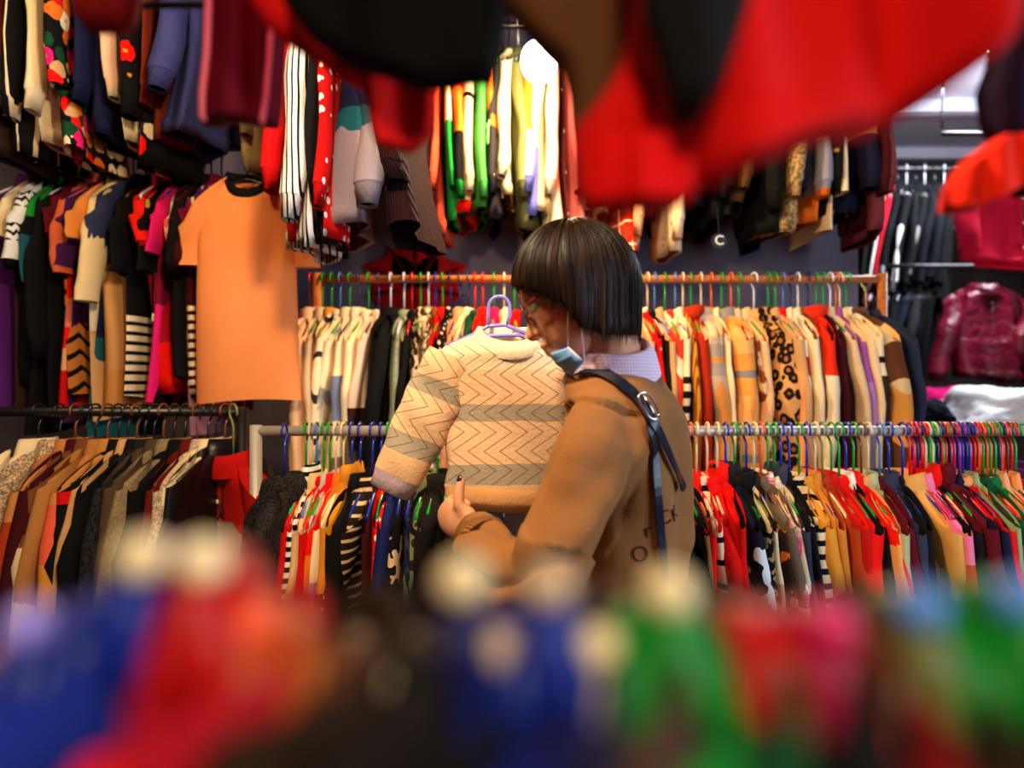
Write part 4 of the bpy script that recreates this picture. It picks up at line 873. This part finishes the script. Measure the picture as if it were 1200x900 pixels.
near_top('sweater', 'black orange-red-cuffed sweater hanging at the photo edge near the next room', 'sweater', M('solid',(30,8,34)), [
  ('body', None, ([(-330,1170,1420),(0,1185,1400),(60,1160,1380),(110,1145,1370),(150,1150,1360),(185,1170,1340),(230,1190,1330)], .68, dict(fold=.008, k=50.))),
  ('cuff', M('rib',(240,40,16),.02), ([(165,1160,1192),(180,1140,1194),(200,1120,1194),(222,1110,1192),(238,1110,1160),(246,1114,1136)], .655, dict(fold=.006, k=120.)))], 1250, .68, 'black')

# ---------------------------------------------------------------- the shopper
V = Vector
R_ = V((.5, .866, 0)); F_ = V((-.866, .5, 0)); UZ = V((0, 0, 1))       # her right, her front
NB = V((.178, 1.352, 1.370))                                               # base of the neck
HCN = V((.108, 1.335, 1.510))                                             # middle of the head
Fh = V((-.86, .26, -.44)).normalized(); Sh = Fh.cross(UZ).normalized(); Uh = Sh.cross(Fh).normalized(); Sh = Fh.cross(Uh)  # face, her right side, crown
HM = Matrix((Sh, Fh, Uh)).transposed()
def H(x, y, z): return HCN + Sh*x + Fh*y + Uh*z
SL = NB + V((-.050,-.112,-.078)); SR = NB + R_*.150 + V((0,0,-.055)) + F_*.01
EL = V((.048, 1.160, 1.015)); WL = V((-.064, 1.365, 1.086))
ER = V((.185, 1.63, 1.125)); WR = V((.088, 1.580, 1.372))
HIP = V((.205, 1.36, .88))
sh = thing('person', uniq('woman in a camel sweatshirt with bobbed dark hair and blue mask holding a knit'), 'person', (HIP.x, HIP.y, 0))
def P_(o): o.parent = sh; o.matrix_parent_inverse = Matrix.Translation(-V((HIP.x, HIP.y, 0))); return o
def limb(mb, pts, rad, n=14):
    """closed tapered tube through pts with rounded ends"""
    pts = [V(p) for p in pts]; P, Rr = [], []
    for i in range(len(pts)-1):
        for q in (0, .34, .67): P.append(pts[i].lerp(pts[i+1], q)); Rr.append(rad[i]+(rad[i+1]-rad[i])*q)
    P.append(pts[-1]); Rr.append(rad[-1])
    t0 = (P[0]-P[1]).normalized(); t1 = (P[-1]-P[-2]).normalized()
    P = [P[0]+t0*Rr[0]*.85, P[0]+t0*Rr[0]*.5] + P + [P[-1]+t1*Rr[-1]*.5, P[-1]+t1*Rr[-1]*.85]
    Rr = [Rr[0]*.4, Rr[0]*.85] + Rr + [Rr[-1]*.85, Rr[-1]*.4]
    mb.tube(P, Rr, n); return mb
def ellip(mb, c, r, M3=None, n=24, m=16): return mb.ball(c, r, n, m, M3)
body = MB()
# head: skull, face wedge, jaw, nose, ears, neck
ellip(body, H(0, -.012, .022), (.072, .090, .092), HM); ellip(body, H(0, .030, -.035), (.058, .056, .082), HM)
ellip(body, H(0, .052, -.085), (.036, .034, .034), HM); ellip(body, H(.026, .044, -.035), (.028,.026,.034), HM); ellip(body, H(-.026, .044, -.035), (.028,.026,.034), HM)
ellip(body, H(0, .072, .030), (.048, .018, .030), HM)
limb(body, [H(0, .078, .010), H(0, .092, -.018), H(0, .100, -.034)], [.007, .010, .012])
ellip(body, H(.011, .088, -.036), (.009,.011,.008), HM); ellip(body, H(-.011, .088, -.036), (.009,.011,.008), HM)
limb(body, [H(-.02, .082, -.062), H(0, .088, -.060), H(.02, .082, -.062)], [.006, .009, .006]); limb(body, [H(-.016, .080, -.074), H(0, .085, -.075), H(.016, .080, -.074)], [.006, .009, .006])
for sg in (1, -1):
    em = HM @ Matrix.Rotation(sg*.35, 3, 'Z'); ellip(body, H(sg*.074, -.012, -.012), (.010, .020, .032), em)
limb(body, [H(0, -.030, -.03), H(0, -.035, -.085), NB+V((-.004,0,-.02)), NB+V((0,0,-.09))], [.050, .046, .052, .06])
# torso, hips, legs, feet
OFF = V((.014, 0, 0))
def loft_body(mb, rings, n=28, R=R_, F=F_):
    rows = []
    for c, a, b in rings:
        c = V(c); rows.append([tuple(c+R*(a*sgnpow(math.cos(t), .9))+F*(b*sgnpow(math.sin(t), .9))) for t in np.linspace(0, 2*PI, n, endpoint=False)])
    return mb.grid(np.array(rows), True, True, True)
spine = lambda z: V((HIP.x+(NB.x-HIP.x)*(z-.88)/(NB.z-.88), 1.36, z))
loft_body(body, [(spine(1.355), .05, .045), (spine(1.33)+OFF, .09, .05), (spine(1.29)+OFF, .11, .06), (spine(1.22)+OFF, .115, .065), (spine(1.12)+OFF, .10, .06), (spine(1.02)+OFF, .10, .06), (spine(.90), .12, .08), (spine(.82), .12, .08), (spine(.78), .10, .06)])
for sg in (1, -1):
    hp = HIP+R_*(.085*sg)-V((0,0,.03)); kn = V((HIP.x, HIP.y, .47))+R_*(.09*sg)+F_*.03; an = V((HIP.x, HIP.y, .09))+R_*(.10*sg)-F_*.01
    limb(body, [hp, kn, an], [.085, .052, .036]); limb(body, [an-V((0,0,.045)), an+F_*.09-V((0,0,.058)), an+F_*.15-V((0,0,.062))], [.036, .034, .026])
limb(body, [SL+R_*.02, EL, WL], [.034, .032, .026]); limb(body, [SR-R_*.02, ER, WR], [.034, .032, .026])
# left hand: gripping the lower edge of the held sweater, thumb up on the near side
def hand(mb, wrist, fwd, up, back, curl, thumb, sc=.88):
    """fwd along the hand, up towards the thumb, back = out of the back of the hand"""
    fwd, up, back = fwd.normalized(), up.normalized(), back.normalized(); o = V(wrist)
    Hm = Matrix((fwd, up, back)).transposed(); fwd = fwd*sc; up = up*sc; back = back*sc; v0 = len(mb.v)
    ellip(mb, o+fwd*.045+up*.002, (.047, .036, .016), Hm, 16, 12); ellip(mb, o+fwd*.015, (.03, .026, .017), Hm, 12, 8); ellip(mb, o+fwd*.03+up*.022, (.03, .018, .017), Hm, 12, 8)
    tips = []
    for i, (u, L, r) in enumerate(((.026, .074, .0085), (.009, .082, .0088), (-.009, .077, .0084), (-.025, .060, .0074))):
        p = o+fwd*(.082-.004*abs(i-1))+up*u; d = fwd.copy(); pts = [o+fwd*.05+up*u*.85, p]
        for k_, seg in enumerate((.44, .31, .25)):
            ang = curl[k_]*(1+.06*i); ax = up; d = (Matrix.Rotation(ang, 3, ax.normalized()) @ d); p = p+d*L*seg; pts.append(p)
        limb(mb, pts, [r*1.1, r*1.08, r, r*.92, r*.8], 10); tips.append(p)
    t = [o+fwd*.018+up*.022]+[o+fwd*a_+up*b_+back*c_ for a_, b_, c_ in thumb]; limb(mb, t, [.0135, .0115, .010, .0085], 10); return t
hl_f = (V((-.75, .62, .32))); hl_u = V((.30, -.12, .95)); hl_u = (hl_u-hl_f.normalized()*hl_u.dot(hl_f.normalized())); hl_b = hl_u.cross(hl_f)
if hl_b.y > 0 : hl_b = -hl_b
rot = 1 if Matrix.Rotation(.5, 3, hl_u.normalized()).__matmul__(hl_f).y > hl_f.y else -1
th = hand(body, WL+hl_f.normalized()*.012, hl_f, hl_u, hl_b, (rot*1.0, rot*1.25, rot*.8), ((.040, .036, .012), (.052, .060, .010), (.062, .080, .002)))
# right hand: at the far shoulder of the held sweater
hr_f = V((-.50, -.15, .85)); hr_u = V((.85, -.1, .45)); hr_u = hr_u-hr_f.normalized()*hr_u.dot(hr_f.normalized()); hr_b = hr_u.cross(hr_f)
if hr_b.y < 0: hr_b = -hr_b
rot2 = 1 if (Matrix.Rotation(.5, 3, hr_u.normalized()) @ hr_f).y < hr_f.y else -1
th2 = hand(body, WR+hr_f.normalized()*.012, hr_f, hr_u, hr_b, (rot2*.7, rot2*1.0, rot2*.7), ((.040, .034, -.004), (.058, .046, -.018), (.070, .050, -.034)))
bo = body.build('body', M('skin')); bake(bo, remesh(.0036), smooth(4, .5)); P_(bo)
# nails of the left thumb
nd = (th[3]-th[2]).normalized(); nc = th[3]+nd*.004+hl_b.normalized()*.0062
nm = Matrix((nd.cross(hl_b.normalized()).normalized(), nd, hl_b.normalized())).transposed()
no = MB().ball(nc, (.0058, .0085, .0028), 14, 8, nm).build('thumb_nail', M('plain', (40,26,26), rough=.25, spec=.6)); P_(no); no['label'] = 'dark varnished thumb nail'
# eyes
for sg in (1, -1):
    eo = MB().ball(H(sg*.031, .064, .002), .0105, 14, 10).build('eye', M('plain', (225,220,214), rough=.2)); P_(eo)
# ---- trousers, shoes
tr = MB(); loft_body(tr, [(spine(1.0), .10, .06), (spine(.985), .14, .095), (spine(.90), .172, .112), (spine(.82), .17, .112), (spine(.76), .12, .08)])
for sg in (1, -1):
    hp = HIP+R_*(.085*sg)-V((0,0,.03)); kn = V((HIP.x, HIP.y, .47))+R_*(.09*sg)+F_*.03; an = V((HIP.x, HIP.y, .10))+R_*(.10*sg)-F_*.01
    limb(tr, [hp, kn, an], [.103, .078, .068])
to = tr.build('trousers', M('solid', (30,32,44))); bake(to, remesh(.012), smooth(3)); P_(to)
for sg in (1, -1):
    an = V((HIP.x, HIP.y, .05))+R_*(.10*sg); s_ = MB(); limb(s_, [an-F_*.05, an+F_*.06-V((0,0,.004)), an+F_*.16-V((0,0,.012))], [.045, .046, .036]); so = s_.build('shoe', M('solid', (215,210,200)))
    v = so.data.vertices
    for q in v: q.co.z = max(q.co.z, .002)
    P_(so)
# ---- sweatshirt: torso and both sleeves as one garment, folds pressed into the cloth
sw = MB()
loft_body(sw, [(NB+V((-.006,.0,.022)), .058, .055), (NB+V((0,0,.012)), .073, .068), (NB+V((.002,0,-.022)), .105, .082), (spine(1.325)+OFF, .130, .086), (spine(1.285)+OFF*1.5, .146, .092), (spine(1.22)+OFF*2, .146, .090), (spine(1.13)+OFF*1.8, .136, .086), (spine(1.04)+OFF, .132, .086), (spine(.95), .140, .095), (spine(.86), .150, .105), (spine(.80), .150, .100)], 40)
limb(sw, [SL+R_*.02, SL-R_*.005-V((0,0,.04)), SL.lerp(EL, .5), EL, EL.lerp(WL, .35), EL.lerp(WL, .7), EL.lerp(WL, .90)], [.056, .062, .058, .060, .058, .052, .043], 20)
limb(sw, [SR-R_*.02, SR+R_*.015-V((0,0,.03)), SR.lerp(ER, .5), ER, ER.lerp(WR, .5), ER.lerp(WR, .86)], [.070, .072, .064, .062, .054, .044], 20)
so = sw.build('sweatshirt', M('solid', (152,102,58), knit=240, bump=.25, vary=.08)); bake(so, remesh(.006), smooth(5))
me = so.data; no_ = np.zeros(len(me.vertices)*3); co = np.zeros(len(me.vertices)*3); me.vertices.foreach_get('co', co); me.vertices.foreach_get('normal', no_)
co = co.reshape(-1, 3); no_ = no_.reshape(-1, 3); ad = (WL-EL).normalized(); ud = (EL-SL).normalized(); disp = np.zeros(len(co))
for i, p in enumerate(co):
    q = V(p); 
    # distance along the forearm / upper arm
    tf = (q-EL).dot(ad)/(WL-EL).length; df = (q-EL-ad*(q-EL).dot(ad)).length; tu = (q-SL).dot(ud)/(EL-SL).length; du = (q-SL-ud*(q-SL).dot(ud)).length
    d = 0.
    if df < .10 and -.25 < tf < 1.1:
        wv = q.dot(V((.3, -.6, .74)))*16; d += .024*(abs(math.sin(tf*9+q.dot(V((.2,-.5,.84)))*34+2.6*mnoise.noise(q*8)))**.7-.62)*min(1, (tf+.25)*3)
    elif du < .10 and -.1 < tu < 1.1:
        d += .011*math.sin(tu*9 + q.dot(V((.7,.7,0)))*38+2*mnoise.noise(q*7))
    else:
        a_ = q.dot(R_)*1.0; d += .011*math.sin(a_*42+ (q.z)*7+2.4*mnoise.noise(q*5))*min(1, max(0, (1.36-q.z)*5))
    d += .0035*mnoise.noise(q*22)+.008*mnoise.noise(q*9); disp[i] = d
co += no_*disp[:, None]; me.vertices.foreach_set('co', co.ravel()); me.update(); P_(so)
dg = bpy.context.evaluated_depsgraph_get(); SBV = BVHTree.FromPolygons([V(c_) for c_ in co], [tuple(p.vertices) for p in me.polygons])
def cast(px, py):
    d = (at(px, py, 1.0)-V((0,0,EYE))).normalized(); h = SBV.ray_cast(V((0,0,EYE)), d); return h[0], h[1]
# cuffs and neck rib
cf = MB(); ax = ad; c0 = EL.lerp(WL, .915); cf.tube([c0-ax*.022, c0-ax*.008, c0+ax*.014, c0+ax*.03, c0+ax*.034], [.046, .047, .040, .036, .030], 20, False); co_ = cf.build('cuff', M('rib', (150,100,56), .006)); P_(co_)
cf = MB(); ax = (WR-ER).normalized(); c0 = ER.lerp(WR, .88); cf.tube([c0-ax*.022, c0-ax*.008, c0+ax*.016, c0+ax*.032, c0+ax*.036], [.045, .046, .040, .036, .030], 20, False); co_ = cf.build('cuff', M('rib', (150,92,40), .006)); P_(co_)
nd_ = (H(0,-.045,-.07)-NB).normalized(); nx = nd_.cross(F_).normalized(); ny = nx.cross(nd_)
def nring(c, rx, ry, dz=lambda t: 0, n=40): return [tuple(c+nx*(rx*math.cos(t))+ny*(ry*math.sin(t))+nd_*dz(t)) for t in np.linspace(0, 2*PI, n, endpoint=False)]
cN = NB+nd_*.008
rb = MB().grid(np.array([nring(cN-nd_*.022, .094, .088), nring(cN-nd_*.012, .090, .084), nring(cN+nd_*.004, .080, .076), nring(cN+nd_*.010, .073, .069), nring(cN+nd_*.002, .066, .062)])); P_(rb.build('neck_rib', M('rib', (148,102,60), .007)))
# ---- shirt collar: stand and turned-down leaf, pale pink fine check
def m_check(t):
    x, y, z = t.xyz(); f = t.math('LESS_THAN', t.math('FRACT', t.math('MULTIPLY', t.math('ADD', x, y), 160.)), .4); g = t.math('LESS_THAN', t.math('FRACT', t.math('MULTIPLY', z, 170.)), .4)
    return t.finish(t.mix(t.math('MULTIPLY', t.math('MAXIMUM', f, g), .6), C((246,240,246)), C((226,150,190))), knit=0, vary=.03)
fd = lambda t: -.012*max(0, math.sin(t))
cl = MB().grid(np.array([nring(cN-nd_*.010, .066, .062), nring(cN+nd_*.012, .063, .060, fd), nring(cN+nd_*.040, .059, .058, fd), nring(cN+nd_*.047, .061, .060, fd), nring(cN+nd_*.044, .066, .065, fd), nring(cN+nd_*.026, .076, .074, fd), nring(cN+nd_*.006, .086, .083, lambda t: -.012-.02*max(0, math.sin(t)))]))
P_(cl.build('shirt_collar', M('check')))
# ---- mask worn under the chin, with its loops
mk = MB(); rows = []
for i in range(9):
    q = i/8; row = []
    for j in range(17):
        a_ = (j/16-.5)*2.5; rr = .062+.006*math.sin(q*PI)+.0016*math.sin(q*PI*6); z_ = -.075-.046*q-.012*abs(a_)*(1-q)
        row.append(tuple(H(math.sin(a_)*rr*1.02, .022+math.cos(a_)*rr*(1.0-.10*q)-.012*q, z_-.012*math.cos(a_)*q)))
    rows.append(row)
mo = MB().grid(np.array(rows), False).build('face_mask', M('solid', (120,170,226), knit=0, vary=.05)); sd = mo.modifiers.new('t', 'SOLIDIFY'); sd.thickness = .0015; bake(mo); P_(mo)
for sg in (1, -1):
    a0 = V(rows[0][16 if sg > 0 else 0]); a1 = V(rows[8][16 if sg > 0 else 0]); e0 = H(sg*.082, -.018, .012); e1 = H(sg*.083, -.026, -.010)
    lo = MB().tube([a0, a0.lerp(e0, .5)+Sh*sg*.006, e0, e1, a1.lerp(e1, .45)+Sh*sg*.006, a1], .0016, 6).build('ear_loop', M('solid', 'white', knit=0)); lo.parent = mo; lo.matrix_parent_inverse = Matrix.Translation(-V((HIP.x, HIP.y, 0)))
    MB().tube([a0, a0.lerp(a1, .5)+Sh*sg*.001, a1], .0018, 6).build('mask_binding', M('solid', 'white', knit=0)).parent = mo
for o_ in mo.children: o_.matrix_parent_inverse = Matrix.Identity(4)
# ---- glasses
gm = M('plain', (110,50,30), rough=.25, spec=.6); gl = MB()
for sg in (1, -1):
    c_ = V((sg*.033, .094, -.004)); ring_ = [H(c_.x+.025*math.cos(t), c_.y-.005*(sg*math.cos(t)+1), c_.z+.020*math.sin(t)) for t in np.linspace(0, 2*PI, 25)]; gl.tube(ring_, .0018, 6, False)
    gl.tube([H(sg*.058, .083, .002), H(sg*.075, .06, .006), H(sg*.080, .0, .010), H(sg*.080, -.012, .004)], .0019, 6)
gl.tube([H(-.008, .094, .0), H(0, .097, .004), H(.008, .094, .0)], .0018, 6); go = gl.build('glasses', gm); P_(go)
for sg in (1, -1):
    ln = MB(); t_ = np.linspace(0, 2*PI, 25)[:-1]; ln.grid(np.array([[tuple(H(sg*.033+.0245*r*math.cos(t), .0935-.005*(sg*r*math.cos(t)+1), -.004+.0195*r*math.sin(t))) for t in t_] for r in (1., .66, .33, .02)]))
    glm = bpy.data.materials.get('lens_glass') or bpy.data.materials.new('lens_glass'); glm.use_nodes = True; b_ = glm.node_tree.nodes['Principled BSDF']; b_.inputs['Transmission Weight'].default_value = 1; b_.inputs['Roughness'].default_value = .02; b_.inputs['IOR'].default_value = 1.05
    lo = ln.build('lens', glm); lo.parent = go
# ---- hair: under-shell plus strands falling from the crown
CR = (Uh*.93-Fh*.36).normalized(); hx = Fh-CR*Fh.dot(CR); hx.normalize(); hy = CR.cross(hx)
HR = (.091, .108, .113)                                                   # hair ellipsoid: side, front-back, up
def hsurf(d, off): # d: unit world direction from the head middle
    l = V((d.dot(Sh)/HR[0], d.dot(Fh)/HR[1], d.dot(Uh)/HR[2])); return HCN - Fh*.008 + Uh*.008 + d*(1/l.length+off)
def tend(ph):
    a_ = abs((ph+PI) % (2*PI)-PI); return np.interp(a_, [0, .5, 1.0, 1.5, 1.85, 2.3, PI], [1.36, 1.50, 1.74, 2.00, 2.38, 2.50, 2.50])
def strand(ph, off, ext=0., n=13, wob=0., t0=.02):
    te = tend(ph)+ext; out = []; last = None
    for i in range(n):
        th_ = t0+(te-t0)*i/(n-1); a2 = ph+wob*math.sin(i*.5)*.5
        d = CR*math.cos(th_)+(hx*math.cos(a2)+hy*math.sin(a2))*math.sin(th_)
        p = hsurf(d, off)
        if th_ > 1.55:      # below the widest line the hair drops with gravity more than it follows the head
            if last is None: last = p.copy(); lt_ = th_
            k_ = th_-lt_; drop = last+V((0,0,-1))*k_*.105; a3 = abs((ph+PI) % (2*PI)-PI); fr = float(np.interp(a3, [1.6, 2.3], [.4, .95])); p = p.lerp(drop, min(fr, fr*(.35+k_*1.2)))
        out.append(p)
    return out
hm_ = MB(); nphi = 72; rows = [strand(2*PI*j/nphi, -.004) for j in range(nphi)]; arr = np.array([[tuple(p) for p in r] for r in rows]).transpose(1, 0, 2); hm_.grid(arr, True, True)
ho = hm_.build('hair', M('hair')); sd = ho.modifiers.new('t', 'SOLIDIFY'); sd.thickness = .007; sd.offset = -1; bake(ho)
rs = random.Random(3); st = MB()
for i in range(2600):
    ph = rs.uniform(0, 2*PI); clump = .002*math.sin(ph*23)+.002*math.sin(ph*57+1); off = rs.uniform(-.003, .0045)+clump*.6
    p = strand(ph, off, rs.gauss(-.04, .09), 12, rs.uniform(-.10, .10), rs.uniform(.02, .5)); st.tube(p, [.0004]+[.00115]*9+[.0009, .0003], 3, False)
b0 = len(ho.data.vertices); v_ = [tuple(q.co) for q in ho.data.vertices]+st.v; f_ = [tuple(p.vertices) for p in ho.data.polygons]+[tuple(i+b0 for i in f) for f in st.f]
nm2 = bpy.data.meshes.new('hair'); nm2.from_pydata(v_, [], f_); nm2.polygons.foreach_set('use_smooth', [True]*len(nm2.polygons)); nm2.materials.append(M('hair')); ho.data = nm2; P_(ho)
# ---- lettering on the back of the sweatshirt
lm = M('plain', (52,34,18), rough=.8, spec=.1)
lt_ = thing_letters = None
def letter(ch, px, py, size, rotz):
    h, nrm = cast(px, py)
    if h is None: return None
    cu = bpy.data.curves.new('t', 'FONT'); cu.body = ch; cu.size = size; cu.extrude = .0006; cu.offset = -.0003; cu.align_x = 'CENTER'; cu.align_y = 'CENTER'
    o_ = bpy.data.objects.new('t', cu); COL.objects.link(o_); dg_ = bpy.context.evaluated_depsgraph_get(); dg_.update(); m_ = bpy.data.meshes.new_from_object(o_.evaluated_get(dg_)); bpy.data.objects.remove(o_)
    z_ = nrm.normalized(); x_ = V((math.cos(rotz), 0, math.sin(rotz))); x_ = (x_-z_*x_.dot(z_)).normalized(); y_ = z_.cross(x_)
    m_.transform(Matrix.Translation(h+z_*.0012) @ Matrix((x_, y_, z_)).transposed().to_4x4()); return m_
bmL = bmesh.new()
for a_ in (('O', 750, 650, .036, .15), ('r', 759, 622, .036, .25), ('C', 779, 607, .034, .30), ('K', 790, 602, .034, .30)):
    m_ = letter(*a_)
    if m_: bmL.from_mesh(m_)
ml = bpy.data.meshes.new('lettering'); bmL.to_mesh(ml); ml.materials.append(lm); lo = bpy.data.objects.new('lettering', ml); COL.objects.link(lo); lo.parent = so
# ---- crossbody bag: strap over the shoulder, buckle, bag at the hip
bag = thing('crossbody_bag', uniq('dark navy crossbody bag strap with silver buckle over the woman\'s shoulder'), 'bag', (0, 0, 0))
nav = M('plain', (14,18,38), rough=.38, spec=.5)
def ribbon(pxs, wd, name, lift=.005, tip=False, pre=()):
    pts = []
    for i in range(len(pxs)-1):
        for q in (0, .25, .5, .75): pts.append((pxs[i][0]+(pxs[i+1][0]-pxs[i][0])*q, pxs[i][1]+(pxs[i+1][1]-pxs[i][1])*q))
    pts.append(pxs[-1]); C_ = []
    for a_ in pts:
        h, nrm = cast(*a_)
        if h is None: continue
        C_.append((h, nrm.normalized()))
    C_ = [(C_[0][0]+V(d_), V(n_).normalized()) for d_, n_ in pre]+C_
    P = [c[0] for c in C_]; N_ = [c[1] for c in C_]; m = len(P); rows = []
    P = [(P[max(0,i-1)]+P[i]*2+P[min(m-1,i+1)])/4 for i in range(m)]; N_ = [(N_[max(0,i-1)]+N_[i]+N_[min(m-1,i+1)]).normalized() for i in range(m)]
    for i in range(m):
        t = (P[min(i+1,m-1)]-P[max(i-1,0)]).normalized(); s_ = t.cross(N_[i]).normalized()*wd/2*(.55 if tip and i == m-1 else 1); u = N_[i]; b_ = P[i]+u*lift
        rows.append([tuple(b_-s_), tuple(b_-s_+u*.0032), tuple(b_+s_+u*.0032), tuple(b_+s_)])
    return MB().grid(np.array(rows), True, True, True).build(name, nav, bag, False), P, N_
st1, P1, N1 = ribbon([(684, 438), (692, 436), (706, 438), (722, 447), (738, 460), (750, 474), (757, 486)], .019, 'strap', pre=(((-.006,.034,-.012),(-.3,.5,.8)), ((-.004,.016,-.001),(-.3,.0,.95))))
st2, P2, N2 = ribbon([(751, 474), (758, 490), (763, 520), (767, 560), (771, 600), (775, 650), (778, 700), (780, 740)], .013, 'strap')
st3, P3, N3 = ribbon([(752, 474), (760, 492), (770, 515), (780, 540), (790, 562), (795, 573)], .016, 'strap', .010, True)
st3['label'] = 'loose strap end'
bc, bn = cast(755, 479); bn = bn.normalized(); bt = V((.35, 0, -.94)); bt = (bt-bn*bt.dot(bn)).normalized(); bs = bt.cross(bn)
rg = [bc+bn*.013+bt*(.024*math.cos(t))+bs*(.014*sgnpow(math.sin(t), .7)) for t in np.linspace(0, 2*PI, 25)]
bk = MB().tube(rg, .0022, 6, False).tube([bc+bn*.014-bt*.02, bc+bn*.016, bc+bn*.014+bt*.022], .0017, 6).build('buckle', M('plain', (225,215,205), rough=.2, metal=1.0), bag); bk['label'] = 'silver buckle'
bb = P2[-1]+V((.03, 0, -.10)); bd = bevel(MB().box(-.11, .11, -.04, .04, -.09, .09).build('bag_body', nav, bag, True, bb), .015, 3); bd.rotation_euler = (0, 0, math.atan2(R_.y, R_.x))
fl = bevel(MB().box(-.112, .112, -.044, -.038, -.02, .093).build('flap', nav, bag, True, bb), .003, 2); fl.rotation_euler = bd.rotation_euler

# ---------------------------------------------------------------- the knit she is holding up, on its hanger
hk = at(598, 388, 1.53)
def held():
    t = thing('sweater', uniq('cream and peach chevron knit sweater with grey bands held up by the woman'), 'sweater', tuple(hk), (0, .0, .06)); rs = random.Random(11)
    m = M('chevron'); th_ = .020; wd = .150; L = .362
    a = np.linspace(0, 2*PI, 48, endpoint=False); c = sgnpow(np.cos(a), .85); s_ = sgnpow(np.sin(a), .75)
    prof = [(0, .060, th_*1.3), (-.006, .068, th_*1.4), (-.016, .095, th_*1.4), (-.030, .128, th_*1.25), (-.045, .146, th_*1.15)]
    for i, z in enumerate(np.linspace(-.07, -L+.05, 16)): prof.append((z, .150-.022*min(1, i/7)+.004*math.sin(i*.9), th_*(1.15+.2*i/15)))
    rows = []
    for z, hw, ht in prof:
        q = min(1, max(0, -z/L)); x = hw*c; y = ht*s_ + .007*q*np.sin(x*30+1.2+z*9)+.004*np.sin(x*17+z*21)
        rows.append(np.stack([x, y, z-.006*np.sin(x*14)*q-(.042*np.maximum(0, -s_)*math.exp(z/.05))], 1))
    MB().grid(np.array(rows)).build('body', m, t)
    lo_ = rows[-1]; hb = np.stack([lo_, lo_*[.99, 1.1, 1]-[0,0,.006], lo_*[.985, 1.12, 1]-[0,0,.024], lo_*[.97, 1.0, 1]-[0,0,.045], lo_*[.955, .8, 1]-[0,0,.043]])
    MB().grid(hb).build('hem_band', M('solid', (226,166,108), knit=170, bump=.6), t)
    for sx in (-1, 1):
        n = 18; rr = []; aa = np.linspace(0, 2*PI, 26, endpoint=False)
        p0 = V((sx*.112, 0, -.052)); p1 = V((sx*.158, -.004, -.15)); p2 = V((sx*.222, -.012, -.285)) if sx < 0 else V((sx*.17, .01, -.33))
        for i in range(n):
            q = i/(n-1); p = p0*(1-q)**2+p1*2*q*(1-q)+p2*q*q; d = ((p1-p0)*(1-q)+(p2-p1)*q).normalized(); nx_ = V((0,1,0)).cross(d).normalized()
            r = (.052+.010*math.sin(q*PI*.9)-.008*q)*(1+.03*math.sin(q*21)); ry = .022*(1+.15*math.sin(q*15))
            rr.append([tuple(p+nx_*(r*math.cos(k))+V((0,1,0))*(ry*math.sin(k)+.004*math.sin(q*19+math.cos(k)*3))) for k in aa])
        sl_ = MB().grid(np.array(rr)).build('sleeve', m, t); ang_ = math.atan2(p2.x-p0.x, -(p2.z-p0.z))*.9; sl_.data.transform(Matrix.Rotation(ang_, 4, 'Y')); sl_.rotation_euler = (0, -ang_, 0)
        d = (p2-p1).normalized(); e_ = np.array(rr[-1]); cc = e_.mean(0); dv = np.array(d)
        cu_ = np.stack([e_, (e_-cc)*.93+cc+dv*.012, (e_-cc)*.88+cc+dv*.034, (e_-cc)*.74+cc+dv*.036]); co2 = MB().grid(cu_).build('cuff', M('solid', (190,166,176), knit=170, bump=.6), sl_); co2.data.transform(Matrix.Rotation(ang_, 4, 'Y'))
    a2 = np.linspace(0, 2*PI, 32, endpoint=False)
    def rg_(rx, ry, z, dip): return np.stack([rx*np.cos(a2), ry*np.sin(a2), z-dip*np.maximum(0, -np.sin(a2))], 1)
    MB().grid(np.array([rg_(.074, th_*1.5, -.012, .046), rg_(.073, th_*1.65, -.004, .044), rg_(.064, th_*1.5, .010, .032), rg_(.056, th_*1.2, .008, .030), rg_(.058, th_*1.1, -.02, .034)])).build('neckband', M('solid', (250,234,196), knit=150, bump=.6), t)
    return t
held()
hh = thing('clothes_hanger', uniq('lilac-blue plastic hanger with looped hook inside the chevron knit the woman holds'), 'hanger', (hk.x-.022, hk.y, hk.z), (0, 0, .06))
lm_ = M('plain', (150,140,230), rough=.25, spec=.6)
MB().tube([(.014,0,.010), (.021,0,.030)]+[(.021*math.cos(a), 0, .048+.021*math.sin(a)) for a in np.linspace(0, PI, 12)]+[(-.022,0,.030), (-.022,0,.006)], .0038, 8).build('hook', lm_, hh)
MB().tube([(-.105,0,-.030), (-.04,0,-.002), (-.022,0,.010), (.012,0,.012), (.036,0,.002), (.13,0,-.030), (.12,0,-.036), (.04,0,-.008), (-.03,0,-.010), (-.10,0,-.038), (-.105,0,-.030)], .004, 8).build('frame', lm_, hh)
